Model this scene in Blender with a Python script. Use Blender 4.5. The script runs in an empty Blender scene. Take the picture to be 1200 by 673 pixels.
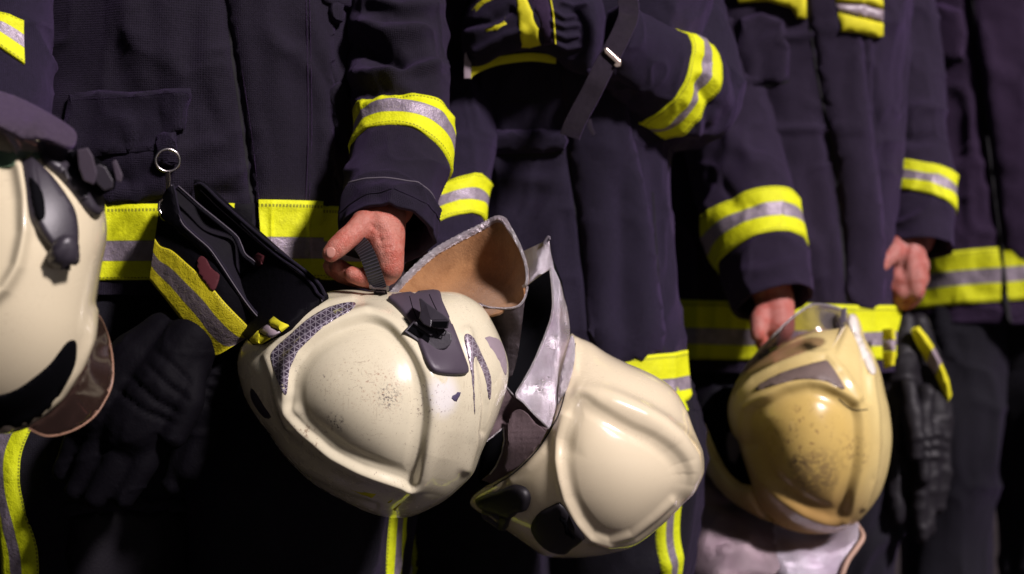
import bpy, bmesh, math, random
import numpy as np
from mathutils import Vector, Matrix
from mathutils.bvhtree import BVHTree
from mathutils.geometry import delaunay_2d_cdt

random.seed(4)
scene = bpy.context.scene
COL = scene.collection
PI = math.pi
F = 1200 * 50 / 36.0            # focal length in photo pixels
CAM = np.array((0.0, 0.0, 0.82))

# ------------------------------------------------------------------ helpers
def P(px, py, d):
    px = np.asarray(px, float); py = np.asarray(py, float); d = np.asarray(d, float)
    return np.stack([(px - 600) / F * d, d + 0 * px, CAM[2] - (py - 336.5) / F * d], -1)

def pix(p):
    p = np.asarray(p, float)
    return np.stack([600 + p[..., 0] / p[..., 1] * F, 336.5 - (p[..., 2] - CAM[2]) / p[..., 1] * F], -1)

def nrm(a):
    return a / np.maximum(np.linalg.norm(a, axis=-1, keepdims=True), 1e-12)

def _hash(i, j, k, s):
    n = (i * 374761393 + j * 668265263 + k * 2147483647 + s * 974634777) & 0x7fffffff
    n = ((n ^ (n >> 13)) * 1274126177) & 0x7fffffff
    n = n ^ (n >> 16)
    return (n & 0xffff) / 32767.5 - 1.0

def noise3(p, seed=0):
    p = np.asarray(p, float)
    i = np.floor(p).astype(np.int64); f = p - i
    w = f * f * f * (f * (f * 6 - 15) + 10)
    r = 0
    for dx in (0, 1):
        for dy in (0, 1):
            for dz in (0, 1):
                h = _hash(i[..., 0] + dx, i[..., 1] + dy, i[..., 2] + dz, seed)
                r = r + h * (w[..., 0] if dx else 1 - w[..., 0]) * (w[..., 1] if dy else 1 - w[..., 1]) * (w[..., 2] if dz else 1 - w[..., 2])
    return r

def catmull(pts, u):
    """interpolate rows of pts at parameter u in 0..1"""
    pts = np.asarray(pts, float); n = len(pts)
    t = np.clip(np.asarray(u, float), 0, 1) * (n - 1)
    i = np.minimum(np.floor(t).astype(int), n - 2); f = (t - i)[..., None]
    p1 = pts[i]; p2 = pts[i + 1]
    p0 = np.where((i > 0)[..., None], pts[np.maximum(i - 1, 0)], 2 * p1 - p2)
    p3 = np.where((i < n - 2)[..., None], pts[np.minimum(i + 2, n - 1)], 2 * p2 - p1)
    return 0.5 * (2 * p1 + (p2 - p0) * f + (2 * p0 - 5 * p1 + 4 * p2 - p3) * f ** 2 + (3 * p1 - p0 - 3 * p2 + p3) * f ** 3)

def smooth_closed(pts, k=8):
    p = np.asarray(pts, float); n = len(p)
    out = []
    for i in range(n):
        p0, p1, p2, p3 = p[i - 1], p[i], p[(i + 1) % n], p[(i + 2) % n]
        for j in range(k):
            f = j / k
            out.append(0.5 * (2 * p1 + (p2 - p0) * f + (2 * p0 - 5 * p1 + 4 * p2 - p3) * f * f + (3 * p1 - p0 - 3 * p2 + p3) * f ** 3))
    return np.array(out)

def smooth_open(pts, n):
    return catmull(pts, np.linspace(0, 1, n))

def seg_dist(q, line):
    """distance of points q (...,2) to polyline; returns distance and 0..1 position"""
    line = np.asarray(line, float)
    best = np.full(q.shape[:-1], 1e9); bt = np.zeros(q.shape[:-1]); n = len(line) - 1
    for i in range(n):
        a, b = line[i], line[i + 1]; ab = b - a
        t = np.clip(((q - a) @ ab) / max(ab @ ab, 1e-9), 0, 1)
        d = np.linalg.norm(q - (a + t[..., None] * ab), axis=-1)
        m = d < best
        best = np.where(m, d, best); bt = np.where(m, (i + t) / n, bt)
    return best, bt

def in_poly(q, poly):
    poly = np.asarray(poly, float); x, y = q[..., 0], q[..., 1]
    c = np.zeros(x.shape, bool); n = len(poly); j = n - 1
    for i in range(n):
        xi, yi = poly[i]; xj, yj = poly[j]
        m = ((yi > y) != (yj > y)) & (x < (xj - xi) * (y - yi) / (yj - yi + 1e-12) + xi)
        c ^= m; j = i
    return c

def sstep(x):
    x = np.clip(x, 0, 1); return x * x * (3 - 2 * x)

def depthfield(ctrl):
    """thin plate depth through control points (px,py,d)"""
    c = np.asarray(ctrl, float); xy = c[:, :2] / 100.0; n = len(c)
    def U(r): return np.where(r > 1e-9, r * r * np.log(np.maximum(r, 1e-9)), 0)
    r = np.linalg.norm(xy[:, None] - xy[None], axis=-1)
    A = np.zeros((n + 3, n + 3)); A[:n, :n] = U(r) + np.eye(n) * 1e-4; A[:n, n] = 1; A[:n, n + 1:] = xy
    A[n, :n] = 1; A[n + 1:, :n] = xy.T
    w = np.linalg.lstsq(A, np.concatenate([c[:, 2], np.zeros(3)]), rcond=None)[0]
    def f(q):
        q = np.asarray(q, float) / 100.0
        rr = np.linalg.norm(q[..., None, :] - xy, axis=-1)
        return U(rr) @ w[:n] + w[n] + q @ w[n + 1:]
    return f

# ------------------------------------------------------------------ objects
WLOC = {}
def empty(name, loc, label, cat, group=None):
    o = bpy.data.objects.new(name, None); COL.objects.link(o)
    o.location = Vector(loc); WLOC[o.name] = Vector(loc); o.empty_display_size = 0.05
    tag(o, label, cat, group); return o

def tag(o, label=None, cat=None, group=None, kind=None):
    if label: o['label'] = label
    if cat: o['category'] = cat
    if group: o['group'] = group
    if kind: o['kind'] = kind

def link(name, me, mat, parent=None, smooth=True):
    o = bpy.data.objects.new(name, me); COL.objects.link(o)
    mats = mat if isinstance(mat, (list, tuple)) else [mat]
    for m in mats: me.materials.append(m)
    if smooth: me.shade_smooth()
    if parent is not None:
        o.parent = parent
        if parent.name in WLOC: o.matrix_parent_inverse = Matrix.Translation(-WLOC[parent.name])
    return o

def mesh_from(v, f, uv=None):
    me = bpy.data.meshes.new('mesh')
    me.from_pydata([tuple(map(float, x)) for x in v], [], [tuple(map(int, x)) for x in f])
    if uv is not None:
        l = me.uv_layers.new(name='UVMap'); uv = np.asarray(uv, float)
        idx = np.empty(len(me.loops), int); me.loops.foreach_get('vertex_index', idx)
        l.data.foreach_set('uv', uv[idx].ravel())
    me.update()
    return me

def fix_normals(me):
    bm = bmesh.new(); bm.from_mesh(me); bmesh.ops.recalc_face_normals(bm, faces=bm.faces); bm.to_mesh(me); bm.free()

def grid_faces(nu, nv, wrap=False, off=0):
    f = []
    for i in range(nu - 1):
        for j in range(nv if wrap else nv - 1):
            k = (j + 1) % nv
            f.append((off + i * nv + j, off + i * nv + k, off + (i + 1) * nv + k, off + (i + 1) * nv + j))
    return f

def sharp(me, deg=40):
    me.shade_smooth(); me.set_sharp_from_angle(angle=math.radians(deg))

# ------------------------------------------------------------------ tubes (cloth)
class Tube:
    def __init__(self, rows, ratio=0.8, sq=1.0, amp=0.004, scale=9.0, seed=0, folds=(), stretch=(1, 1, 1), yaw=0.0):
        self.yaw = yaw
        r = np.asarray(rows, float)
        self.c = P(r[:, 0], r[:, 1], r[:, 2]); self.a = r[:, 3] * r[:, 2] / F
        self.ratio = ratio; self.sq = sq; self.amp = amp; self.scale = scale; self.seed = seed
        self.folds = folds; self.stretch = np.array(stretch, float)
        self.rows = np.concatenate([self.c, self.a[:, None]], 1)
        uu = np.linspace(0, 1, 400); cc = catmull(self.c, uu)
        self.uu = uu; self.cpx = pix(cc); self.len = np.linalg.norm(np.diff(cc, axis=0), axis=1).sum()
    def u_at(self, px, py):
        return self.uu[np.argmin(np.linalg.norm(self.cpx - np.array((px, py)), axis=1))]
    def u_y(self, py):
        return self.uu[np.argmin(abs(self.cpx[:, 1] - py))]
    def S(self, u, v, off=0.0):
        u = np.asarray(u, float); v = np.asarray(v, float); u, v = np.broadcast_arrays(u, v)
        q = catmull(self.rows, u); c = q[..., :3]; a = q[..., 3]
        e = 0.01
        T = nrm(catmull(self.c, np.minimum(u + e, 1)) - catmull(self.c, np.maximum(u - e, 0)))
        view = nrm(c - CAM)
        side = nrm(np.cross(T, view)); fr = nrm(np.cross(T, side))
        cv, sv = np.cos(v), np.sin(v)
        cs = np.sign(cv) * abs(cv) ** self.sq; ss = np.sign(sv) * abs(sv) ** self.sq
        dirn = nrm(side * cs[..., None] * self.ratio + fr * ss[..., None])
        p = c - view * (self.yaw * cs)[..., None] + side * (a * cs)[..., None] + fr * (a * self.ratio * ss)[..., None]
        q3 = p * self.scale * self.stretch
        h = self.amp * (.65 * noise3(q3, self.seed) + 0.35 * noise3(q3 * 2.3 + 7, self.seed + 1) + 0.16 * noise3(q3 * 5.5 + 3, self.seed + 2))
        if self.amp > .003:
            n1 = noise3(q3 * 1.25 + 11, self.seed + 5); n2 = noise3(q3 * 2.9 * np.array((1, 1, .7)) + 5, self.seed + 6)
            h = h + self.amp * (1.05 * (np.maximum(0, 1 - abs(n1) * 3.0) ** 2) + .45 * (np.maximum(0, 1 - abs(n2) * 3.0) ** 2))
        if self.folds:
            px = pix(p); front = sstep(sv * 3 + 0.6)
            for line, w, hh in self.folds:
                d, t = seg_dist(px, line)
                n = noise3(np.stack([t * 5 + self.seed, d * 0 + hh * 900, d * 0], -1), 5)
                h = h + front * hh * np.exp(-(d / (w * (1 + .35 * n))) ** 2) * np.minimum(1, 4 * t * (1 - t) + .35)
        return p + dirn * (h + off)[..., None]
    def build(self, name, mat, parent, nu=150, nv=120, u0=0, u1=1, lip=0.0, thick=0.004):
        U, V = np.meshgrid(np.linspace(u0, u1, nu), np.linspace(0, 2 * PI, nv, endpoint=False), indexing='ij')
        p = self.S(U, V)
        uv = np.stack([V * self.a.mean() * .9, U * self.len], -1)
        verts = [p.reshape(-1, 3)]; faces = grid_faces(nu, nv, True); uvs = [uv.reshape(-1, 2)]
        # rounded hem turned inside at the end
        n = nu * nv
        if lip:
            for k, (o_, du) in enumerate(((-0.0015, 0.0), (-0.005, -.002), (-0.0075, -0.006 / self.len), (-0.008, -0.05 / self.len))):
                q = self.S(U[-1] + du, V[-1], o_); verts.append(q); uvs.append(uv[-1])
                a = (nu - 1 + k) * nv
                for j in range(nv):
                    faces.append((a + j, a + (j + 1) % nv, a + nv + (j + 1) % nv, a + nv + j))
        self.verts = p.reshape(-1, 3); self.bvh = BVHTree.FromPolygons([tuple(x) for x in self.verts], grid_faces(nu, nv, True))
        me = mesh_from(np.concatenate(verts), faces, np.concatenate(uvs))
        fix_normals(me)
        return link(name, me, mat, parent)

def bands(tube, ua, ub, mat, parent, tilt=0.0, ph=0.0, v0=-0.2, v1=2 * PI - .2, off=0.0028, tilt2=0, ph2=0, wv=0.0015, name='reflective_band', nv=160):
    """a sewn-on reflective band: outer sheet that hugs the cloth, edges turned down"""
    nu = 15
    V = np.linspace(v0, v1, nv); k = np.linspace(0, 1, nu)
    dt = tilt * np.cos(V - ph) + tilt2 * np.cos(2 * V - ph2)
    L = tube.len
    P_ = []; UVs = []
    for i, kk in enumerate(k):
        w = noise3(np.stack([V * 2.2, V * 0 + (0 if kk < .5 else 9), V * 0], -1), tube.seed + 11) * wv / L
        u = ua + (ub - ua) * kk + dt + w
        P_.append(tube.S(u, V, off)); UVs.append(np.stack([V * tube.a.mean() * .9, np.full_like(V, kk)], -1))
    top = [tube.S(ua + dt, V, -.001)] ; bot = [tube.S(ub + dt, V, -.001)]
    rows = top + P_ + bot; uvr = [UVs[0]] + UVs + [UVs[-1]]
    v = np.concatenate(rows); uv = np.concatenate(uvr)
    me = mesh_from(v, grid_faces(nu + 2, nv), uv)
    return link(name, me, mat, parent)

# ------------------------------------------------------------------ patches on surfaces
class RaySurf:
    def __init__(self, bvh): self.b = bvh
    def __call__(self, q):
        out = []; last = None
        for x in q:
            d = P(x[0], x[1], 1.0) - CAM
            h = self.b.ray_cast(Vector(CAM), Vector(d).normalized())
            if h[0] is None:
                far = Vector(CAM + d * (last if last else 1.8))
                n = self.b.find_nearest(far); out.append(np.array(n[0])); continue
            out.append(np.array(h[0])); last = h[0].y
        return np.array(out)

class DepthSurf:
    def __init__(self, f): self.f = f if callable(f) else depthfield(f)
    def __call__(self, q):
        q = np.asarray(q, float); return P(q[:, 0], q[:, 1], self.f(q))

def patch(name, poly, surf, mat, parent, off=0.003, edge=3.0, res=5.0, back=-0.002, smooth=4, uvs=1.0, rot=0.0, solid=False, bump=None, lift=0.0):
    """closed sheet over a traced outline: follows `surf`, raised by off, with a rounded edge"""
    pl = smooth_closed(poly, smooth) if smooth else np.asarray(poly, float)
    # inset ring for the rounded edge
    ctr = pl.mean(0)
    area = 0.5 * np.sum(pl[:, 0] * np.roll(pl[:, 1], -1) - np.roll(pl[:, 0], -1) * pl[:, 1])
    lo, hi = pl.min(0), pl.max(0)
    gx, gy = np.meshgrid(np.arange(lo[0], hi[0], res), np.arange(lo[1], hi[1], res * .87))
    gx = gx + (np.arange(gx.shape[0]) % 2)[:, None] * res * .5
    g = np.stack([gx.ravel(), gy.ravel()], -1)
    closed = np.concatenate([pl, pl[:1]])
    tang = nrm(np.roll(pl, -1, 0) - np.roll(pl, 1, 0)); nin = np.stack([-tang[:, 1], tang[:, 0]], -1) * (1 if area > 0 else -1)
    ins = []
    for k in (0.35, 1.0):
        r = pl + nin * edge * k
        ok = in_poly(r, pl); dd, _ = seg_dist(r, closed)
        ins.append(r[ok & (dd > edge * k * .7)])
    ok = in_poly(g, pl); dd, _ = seg_dist(g, closed); g = g[ok & (dd > edge * 1.25 + res * .25)]
    pts = np.concatenate([pl] + ins + [g])
    n = len(pl)
    r = delaunay_2d_cdt([Vector(x) for x in pts], [], [list(range(n))], 1, 1e-4)
    v2 = np.array([tuple(x) for x in r[0]]); fc = [tuple(x) for x in r[2]]
    d, _ = seg_dist(v2, closed)
    e = np.clip(d / max(edge, 1e-6), 0, 1); prof = np.sqrt(np.maximum(0, 1 - (1 - e) ** 2))
    p = surf(v2)
    # normals from the surface, by finite differences
    e_ = 1.2
    px_ = surf(v2 + np.array((e_, 0))) - surf(v2 - np.array((e_, 0))); py_ = surf(v2 + np.array((0, e_))) - surf(v2 - np.array((0, e_)))
    nn = nrm(np.cross(py_, px_)); toward = nrm(CAM - p)
    s = np.sign((nn * toward).sum(-1, keepdims=True)); s[s == 0] = 1; nn = nn * s
    nn = nrm(nn + toward * 0.35)
    h = lift + (off - lift) * (0.12 + 0.88 * prof)
    if bump is not None: h = h + bump(v2)
    top = p + nn * h[:, None]
    bd = d < 1e-3
    # boundary loop order from edges used once
    cnt = {}
    for f in fc:
        for a, b in zip(f, f[1:] + f[:1]): cnt[(a, b)] = 1
    lone = [(a, b) for (a, b) in cnt if (b, a) not in cnt]
    m = len(top); low = p + nn * back
    verts = list(top); faces = list(fc); uv = list(v2)
    if solid:
        verts += list(low); uv += list(v2); faces += [tuple(x + m for x in f[::-1]) for f in fc]
        faces += [(b, a, a + m, b + m) for a, b in lone]
    else:
        mp = {}
        for a, b in lone:
            for x in (a, b):
                if x not in mp: mp[x] = len(verts); verts.append(low[x]); uv.append(v2[x])
        faces += [(b, a, mp[a], mp[b]) for a, b in lone]
    uv = np.array(uv); uv = (uv - uv.mean(0)) * uvs * 0.001
    c, s_ = math.cos(rot), math.sin(rot); uv = uv @ np.array(((c, -s_), (s_, c)))
    me = mesh_from(verts, faces, uv); fix_normals(me)
    sharp(me, 60)
    return link(name, me, mat, parent)

def ribbon(name, line, width, surf, mat, parent, off=0.0015, n=60, prof=5, back=-.001):
    """narrow raised strip (seam, piping, sticker edge) lying on a surface along a traced line"""
    l = smooth_open(line, n); t = nrm(np.gradient(l, axis=0)); nr = np.stack([-t[:, 1], t[:, 0]], -1)
    rows = []; ks = np.linspace(-1, 1, prof)
    wid = width if np.ndim(width) == 0 else np.interp(np.linspace(0, 1, n), np.linspace(0, 1, len(width)), width)[:, None]
    for k in ks: rows.append(surf(l + nr * wid * .5 * k))
    A = np.array(rows)
    to = nrm(CAM - A); h = back + (off - back) * np.sqrt(np.maximum(0, 1 - ks ** 2 * .98))
    A = A + to * h[:, None, None]
    uv = np.stack(np.meshgrid(np.linspace(0, 1, prof), np.linspace(0, 1, n) * n * .003, indexing='ij'), -1)
    me = mesh_from(A.reshape(-1, 3), grid_faces(prof, n), uv.reshape(-1, 2)); fix_normals(me)
    return link(name, me, mat, parent)

def rod(name, pts, r, mat, parent, seg=10, n=None, closed=False, flat=None):
    """round (or flattened) rod along 3-D points"""
    p = np.asarray(pts, float)
    if closed:
        p = smooth_closed(p, 6)
    elif n: p = catmull(p, np.linspace(0, 1, n))
    m = len(p); r = np.broadcast_to(np.asarray(r, float), (m,)) if np.ndim(r) == 0 else np.interp(np.linspace(0, 1, m), np.linspace(0, 1, len(r)), r)
    if closed: t = nrm(np.roll(p, -1, 0) - np.roll(p, 1, 0))
    else: t = nrm(np.gradient(p, axis=0))
    view = nrm(p - CAM); s = nrm(np.cross(t, view)); f = nrm(np.cross(t, s))
    ang = np.linspace(0, 2 * PI, seg, endpoint=False); fl = flat if flat else 1.0
    V = p[:, None] + (s[:, None] * np.cos(ang)[None, :, None] + f[:, None] * (np.sin(ang) * fl)[None, :, None]) * r[:, None, None]
    v = V.reshape(-1, 3); faces = grid_faces(m, seg, True)
    if closed:
        faces += [((m - 1) * seg + j, (m - 1) * seg + (j + 1) % seg, (j + 1) % seg, j) for j in range(seg)]
    else:
        faces += [tuple(range(seg))[::-1], tuple(range((m - 1) * seg, m * seg))]
    L = np.concatenate([[0], np.cumsum(np.linalg.norm(np.diff(p, axis=0), axis=1))])
    uv = np.stack(np.meshgrid(L, ang / 6.2832, indexing='ij'), -1).reshape(-1, 2)
    me = mesh_from(v, faces, uv); fix_normals(me); sharp(me, 50)
    return link(name, me, mat, parent)

def strap(name, pts, width, thick, mat, parent, n=40, twist=None):
    """flat webbing along 3-D points, width in metres, seen broad side on"""
    p = catmull(pts, np.linspace(0, 1, n)); t = nrm(np.gradient(p, axis=0))
    view = nrm(p - CAM); s = nrm(np.cross(t, view)); f = nrm(np.cross(t, s))
    w = np.full(n, width) if np.ndim(width) == 0 else np.interp(np.linspace(0, 1, n), np.linspace(0, 1, len(width)), width)
    prof = [(-1, 0), (-.96, 1), (-.5, 1.15), (0, 1.2), (.5, 1.15), (.96, 1), (1, 0), (.9, -1), (0, -1), (-.9, -1)]
    V = np.stack([p + s * (w * .5 * a)[:, None] + f * thick * .5 * b for a, b in prof], 1)
    k = len(prof); faces = grid_faces(n, k, True) + [tuple(range(k))[::-1], tuple(range((n - 1) * k, n * k))]
    L = np.concatenate([[0], np.cumsum(np.linalg.norm(np.diff(p, axis=0), axis=1))])
    uv = np.stack([np.repeat(L, k), np.tile([a * .5 + .5 for a, b in prof], n)], -1)
    me = mesh_from(V.reshape(-1, 3), faces, uv); fix_normals(me); sharp(me, 60)
    return link(name, me, mat, parent)

def block(name, poly, front, thick, mat, parent, bevel=0.0012, flat=True):
    """moulded solid: traced outline, front face following `front` (depth field), real thickness"""
    surf = DepthSurf(front) if not isinstance(front, (RaySurf, DepthSurf)) else front
    pl = np.asarray(poly, float); n = len(pl)
    a = surf(pl); d = nrm(a - CAM); b = a + d * thick
    bm = bmesh.new()
    va = [bm.verts.new(x) for x in a]; vb = [bm.verts.new(x) for x in b]
    bm.faces.new(va); bm.faces.new(vb[::-1])
    for i in range(n): bm.faces.new((va[i], vb[i], vb[(i + 1) % n], va[(i + 1) % n]))
    bmesh.ops.recalc_face_normals(bm, faces=bm.faces)
    if bevel: bmesh.ops.bevel(bm, geom=bm.edges[:], offset=bevel, segments=2, affect='EDGES', profile=.5, clamp_overlap=True)
    me = bpy.data.meshes.new('mesh'); bm.to_mesh(me); bm.free()
    return link(name, me, mat, parent, smooth=False)

# ------------------------------------------------------------------ inflated shells
class Shell:
    def __init__(self, outline, C, d, Hf, Hb, apex=(0, 0), ridges=(), steps=(), pw=1.0, nphi=90, nth=260, k=6, amp=0, seed=0, tiltd=(0, 0)):
        pl = smooth_closed(outline, k) - np.array(C); th = np.arctan2(pl[:, 1], pl[:, 0]); r = np.linalg.norm(pl, axis=1)
        o = np.argsort(th); th = th[o]; r = r[o]
        TH = np.linspace(-PI, PI, nth, endpoint=False)
        R = np.interp(TH, np.concatenate([[th[-1] - 2 * PI], th, [th[0] + 2 * PI]]), np.concatenate([[r[-1]], r, [r[0]]]))
        ph = np.concatenate([np.linspace(0.02, PI / 2, nphi), PI / 2 + np.linspace(0, 1, nphi // 2)[1:] * (PI / 2 - .02)])
        PH, T2 = np.meshgrid(ph, TH, indexing='ij')
        kw = int(nth * .14); ker = np.hanning(2 * kw + 1); ker /= ker.sum()
        Rs = np.convolve(np.concatenate([R[-kw:], R, R[:kw]]), ker, 'valid')
        wS = np.sin(np.minimum(PH, PI / 2)) ** 7; RR = Rs[None] * (1 - wS) + R[None] * wS
        g = np.sin(PH) ** pw; c = np.cos(PH)
        cf = np.maximum(c, 0)
        x = C[0] + RR * np.cos(T2) * g + apex[0] * cf * g; y = C[1] + RR * np.sin(T2) * g + apex[1] * cf * g
        depth = d - np.where(c > 0, Hf * c, Hb * c) + tiltd[0] * (x - C[0]) + tiltd[1] * (y - C[1])
        p = P(x, y, depth)
        q = np.stack([x, y], -1)
        h = np.zeros(PH.shape); fr = sstep(c * 5 + .25)
        for line, w, hh in ridges:
            dd, t = seg_dist(q, line)
            ww = np.interp(t, np.linspace(0, 1, len(w)), w) if np.ndim(w) else w
            tt = np.interp(t, np.linspace(0, 1, len(hh)), hh) if np.ndim(hh) else hh
            h = h + fr * tt * np.exp(-(dd / ww) ** 2)
        for poly, rise, plateau, decay, hh, floor, bulge in steps:
            pc = smooth_closed(poly, 5); dd, _ = seg_dist(q, np.concatenate([pc, pc[:1]])); ins = in_poly(q, pc)
            out = sstep(dd / rise) * (floor + (1 - floor) * np.exp(-(np.maximum(dd - plateau, 0) / decay) ** 2))
            dm = sum((np.linalg.norm(q - k_, axis=-1) + 7.0) ** -3.0 for k_ in pc) / len(pc)
            dm = np.where(ins, dm ** (-1 / 3.0), 0); lo_ = np.percentile(dm[ins], 3); e = np.clip((dm - lo_) / (dm.max() - lo_), 0, 1) * sstep(dd / 16)
            h = h + fr * (hh * np.where(ins, 0, out) + bulge * np.where(ins, e, 0))
        ctr = P(C[0], C[1], d)
        du = np.gradient(p, axis=0); dv = np.roll(p, -1, 1) - np.roll(p, 1, 1)
        n = nrm(np.cross(du, dv)); s = np.sign(((p - ctr) * n).sum(-1)); n = n * np.where(s == 0, 1, s)[..., None]
        if amp: h = h + amp * (noise3(p * 14, seed) + .5 * noise3(p * 33, seed + 1) + .3 * noise3(p * 70, seed + 2))
        p = p + n * h[..., None]
        v = p.reshape(-1, 3); nu = len(ph)
        f = grid_faces(nu, nth, True) + [tuple(range(nth))[::-1], tuple(range((nu - 1) * nth, nu * nth))]
        self.v, self.f = v, f
        uv = np.stack([x * .001, y * .001], -1).reshape(-1, 2)
        self.uv = uv
        self.bvh = BVHTree.FromPolygons([tuple(a) for a in v], f); self.surf = RaySurf(self.bvh)
    def build(self, name, mat, parent):
        me = mesh_from(self.v, self.f, self.uv); fix_normals(me)
        return link(name, me, mat, parent)

# ------------------------------------------------------------------ bodies
def capsule(bm, p0, r0, p1, r1, seg=14):
    p0 = np.asarray(p0, float); p1 = np.asarray(p1, float); ax = p1 - p0; L = np.linalg.norm(ax)
    ax = ax / max(L, 1e-9); h = np.array((1, 0, 0)) if abs(ax[0]) < .8 else np.array((0, 1, 0))
    s = nrm(np.cross(ax, h)); t = np.cross(ax, s)
    rows = []
    for a in np.linspace(-PI / 2, 0, 6)[1:]: rows.append((p0 + ax * r0 * math.sin(a), r0 * math.cos(a)))
    for k in np.linspace(0, 1, 5)[1:-1]: rows.append((p0 + ax * L * k, r0 + (r1 - r0) * k))
    for a in np.linspace(0, PI / 2, 6)[:-1]: rows.append((p1 + ax * r1 * math.sin(a), r1 * math.cos(a)))
    ring = [[bm.verts.new(c + (s * math.cos(q) + t * math.sin(q)) * r) for q in np.linspace(0, 2 * PI, seg, endpoint=False)] for c, r in rows]
    for a, b in zip(ring[:-1], ring[1:]):
        for j in range(seg): bm.faces.new((a[j], a[(j + 1) % seg], b[(j + 1) % seg], b[j]))
    t0 = bm.verts.new(p0 - ax * r0); t1 = bm.verts.new(p1 + ax * r1)
    for j in range(seg):
        bm.faces.new((t0, ring[0][(j + 1) % seg], ring[0][j])); bm.faces.new((t1, ring[-1][j], ring[-1][(j + 1) % seg]))

def body_mesh(chains, voxel, smooth_it, folds=(), wr=0.0):
    bm = bmesh.new()
    for ch in chains:
        for (a, ra), (b, rb) in zip(ch[:-1], ch[1:]): capsule(bm, a, ra, b, rb)
    bmesh.ops.recalc_face_normals(bm, faces=bm.faces)
    me = bpy.data.meshes.new('tmp'); bm.to_mesh(me); bm.free()
    o = bpy.data.objects.new('tmp', me); COL.objects.link(o)
    m = o.modifiers.new('r', 'REMESH'); m.mode = 'VOXEL'; m.voxel_size = voxel
    s = o.modifiers.new('s', 'SMOOTH'); s.factor = .5; s.iterations = smooth_it
    dg = bpy.context.evaluated_depsgraph_get(); dg.update()
    out = bpy.data.meshes.new_from_object(o.evaluated_get(dg))
    bpy.data.objects.remove(o); bpy.data.meshes.remove(me)
    if folds or wr:
        n = len(out.vertices); co = np.empty(n * 3); out.vertices.foreach_get('co', co); co = co.reshape(-1, 3)
        no = np.empty(n * 3); out.vertex_normals.foreach_get('vector', no); no = no.reshape(-1, 3)
        q = pix(co); fr = np.clip(-(no * nrm(co - CAM)).sum(-1) * 2, 0, 1); h = np.zeros(n)
        if wr: h = wr * (noise3(co * 22, 2) + .8 * np.maximum(0, 1 - abs(noise3(co * np.array((20, 20, 34)), 4)) * 2.4) ** 3 + .25 * noise3(co * 55, 3))
        for line, w, hh in folds:
            d, t = seg_dist(q, line); h += hh * np.exp(-(d / w) ** 2) * fr * np.minimum(1, 5 * t * (1 - t) + .3)
        co = co + no * h[:, None]
        out.vertices.foreach_set('co', co.ravel()); out.update()
    return out

# ------------------------------------------------------------------ materials
class NT:
    def __init__(self, name):
        self.m = bpy.data.materials.new(name); self.m.use_nodes = True
        self.t = self.m.node_tree; self.b = self.t.nodes['Principled BSDF']
    def n(self, typ, **kw):
        x = self.t.nodes.new(typ)
        for k, v in kw.items():
            if k.startswith('i_'): x.inputs[k[2:].replace('_', ' ')].default_value = v
            else: setattr(x, k, v)
        return x
    def l(self, a, b): self.t.links.new(a, b)
    def math(self, op, a, b=None, c=None, clamp=False):
        x = self.n('ShaderNodeMath', operation=op, use_clamp=clamp)
        for i, q in enumerate((a, b, c)):
            if q is None: continue
            if isinstance(q, (int, float)): x.inputs[i].default_value = q
            else: self.l(q, x.inputs[i])
        return x.outputs[0]
    def mix(self, fac, a, b):
        x = self.n('ShaderNodeMix', data_type='RGBA')
        for i, q in ((0, fac), (6, a), (7, b)):
            if isinstance(q, (int, float)): x.inputs[i].default_value = q
            elif isinstance(q, tuple): x.inputs[i].default_value = q if len(q) == 4 else (*q, 1)
            else: self.l(q, x.inputs[i])
        return x.outputs[2]
    def ramp(self, fac, a, b):
        x = self.n('ShaderNodeMapRange', interpolation_type='SMOOTHSTEP'); self.l(fac, x.inputs[0])
        x.inputs[1].default_value = a; x.inputs[2].default_value = b; return x.outputs[0]
    def noise(self, scale, detail=4, rough=.55, vec=None, dist=0):
        x = self.n('ShaderNodeTexNoise'); x.inputs['Scale'].default_value = scale; x.inputs['Detail'].default_value = detail
        x.inputs['Roughness'].default_value = rough; x.inputs['Distortion'].default_value = dist
        if vec is not None: self.l(vec, x.inputs['Vector'])
        return x.outputs['Fac']
    def obj(self): return self.n('ShaderNodeTexCoord').outputs['Object']
    def uv(self): return self.n('ShaderNodeTexCoord').outputs['UV']
    def map(self, v, scale=(1, 1, 1), loc=(0, 0, 0), rot=(0, 0, 0)):
        x = self.n('ShaderNodeMapping'); self.l(v, x.inputs[0]); x.inputs['Scale'].default_value = scale
        x.inputs['Location'].default_value = loc; x.inputs['Rotation'].default_value = rot; return x.outputs[0]
    def bump(self, h, strength=.3, dist=.001):
        x = self.n('ShaderNodeBump'); x.inputs['Strength'].default_value = strength; x.inputs['Distance'].default_value = dist
        self.l(h, x.inputs['Height']); self.l(x.outputs[0], self.b.inputs['Normal']); return x
    def set(self, **kw):
        for k, v in kw.items():
            s = self.b.inputs[k.replace('_', ' ')]
            if isinstance(v, (int, float)): s.default_value = v
            elif isinstance(v, tuple): s.default_value = v if (len(v) == 4 or s.type == 'VECTOR') else (*v, 1)
            else: self.l(v, s)
        return self

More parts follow.
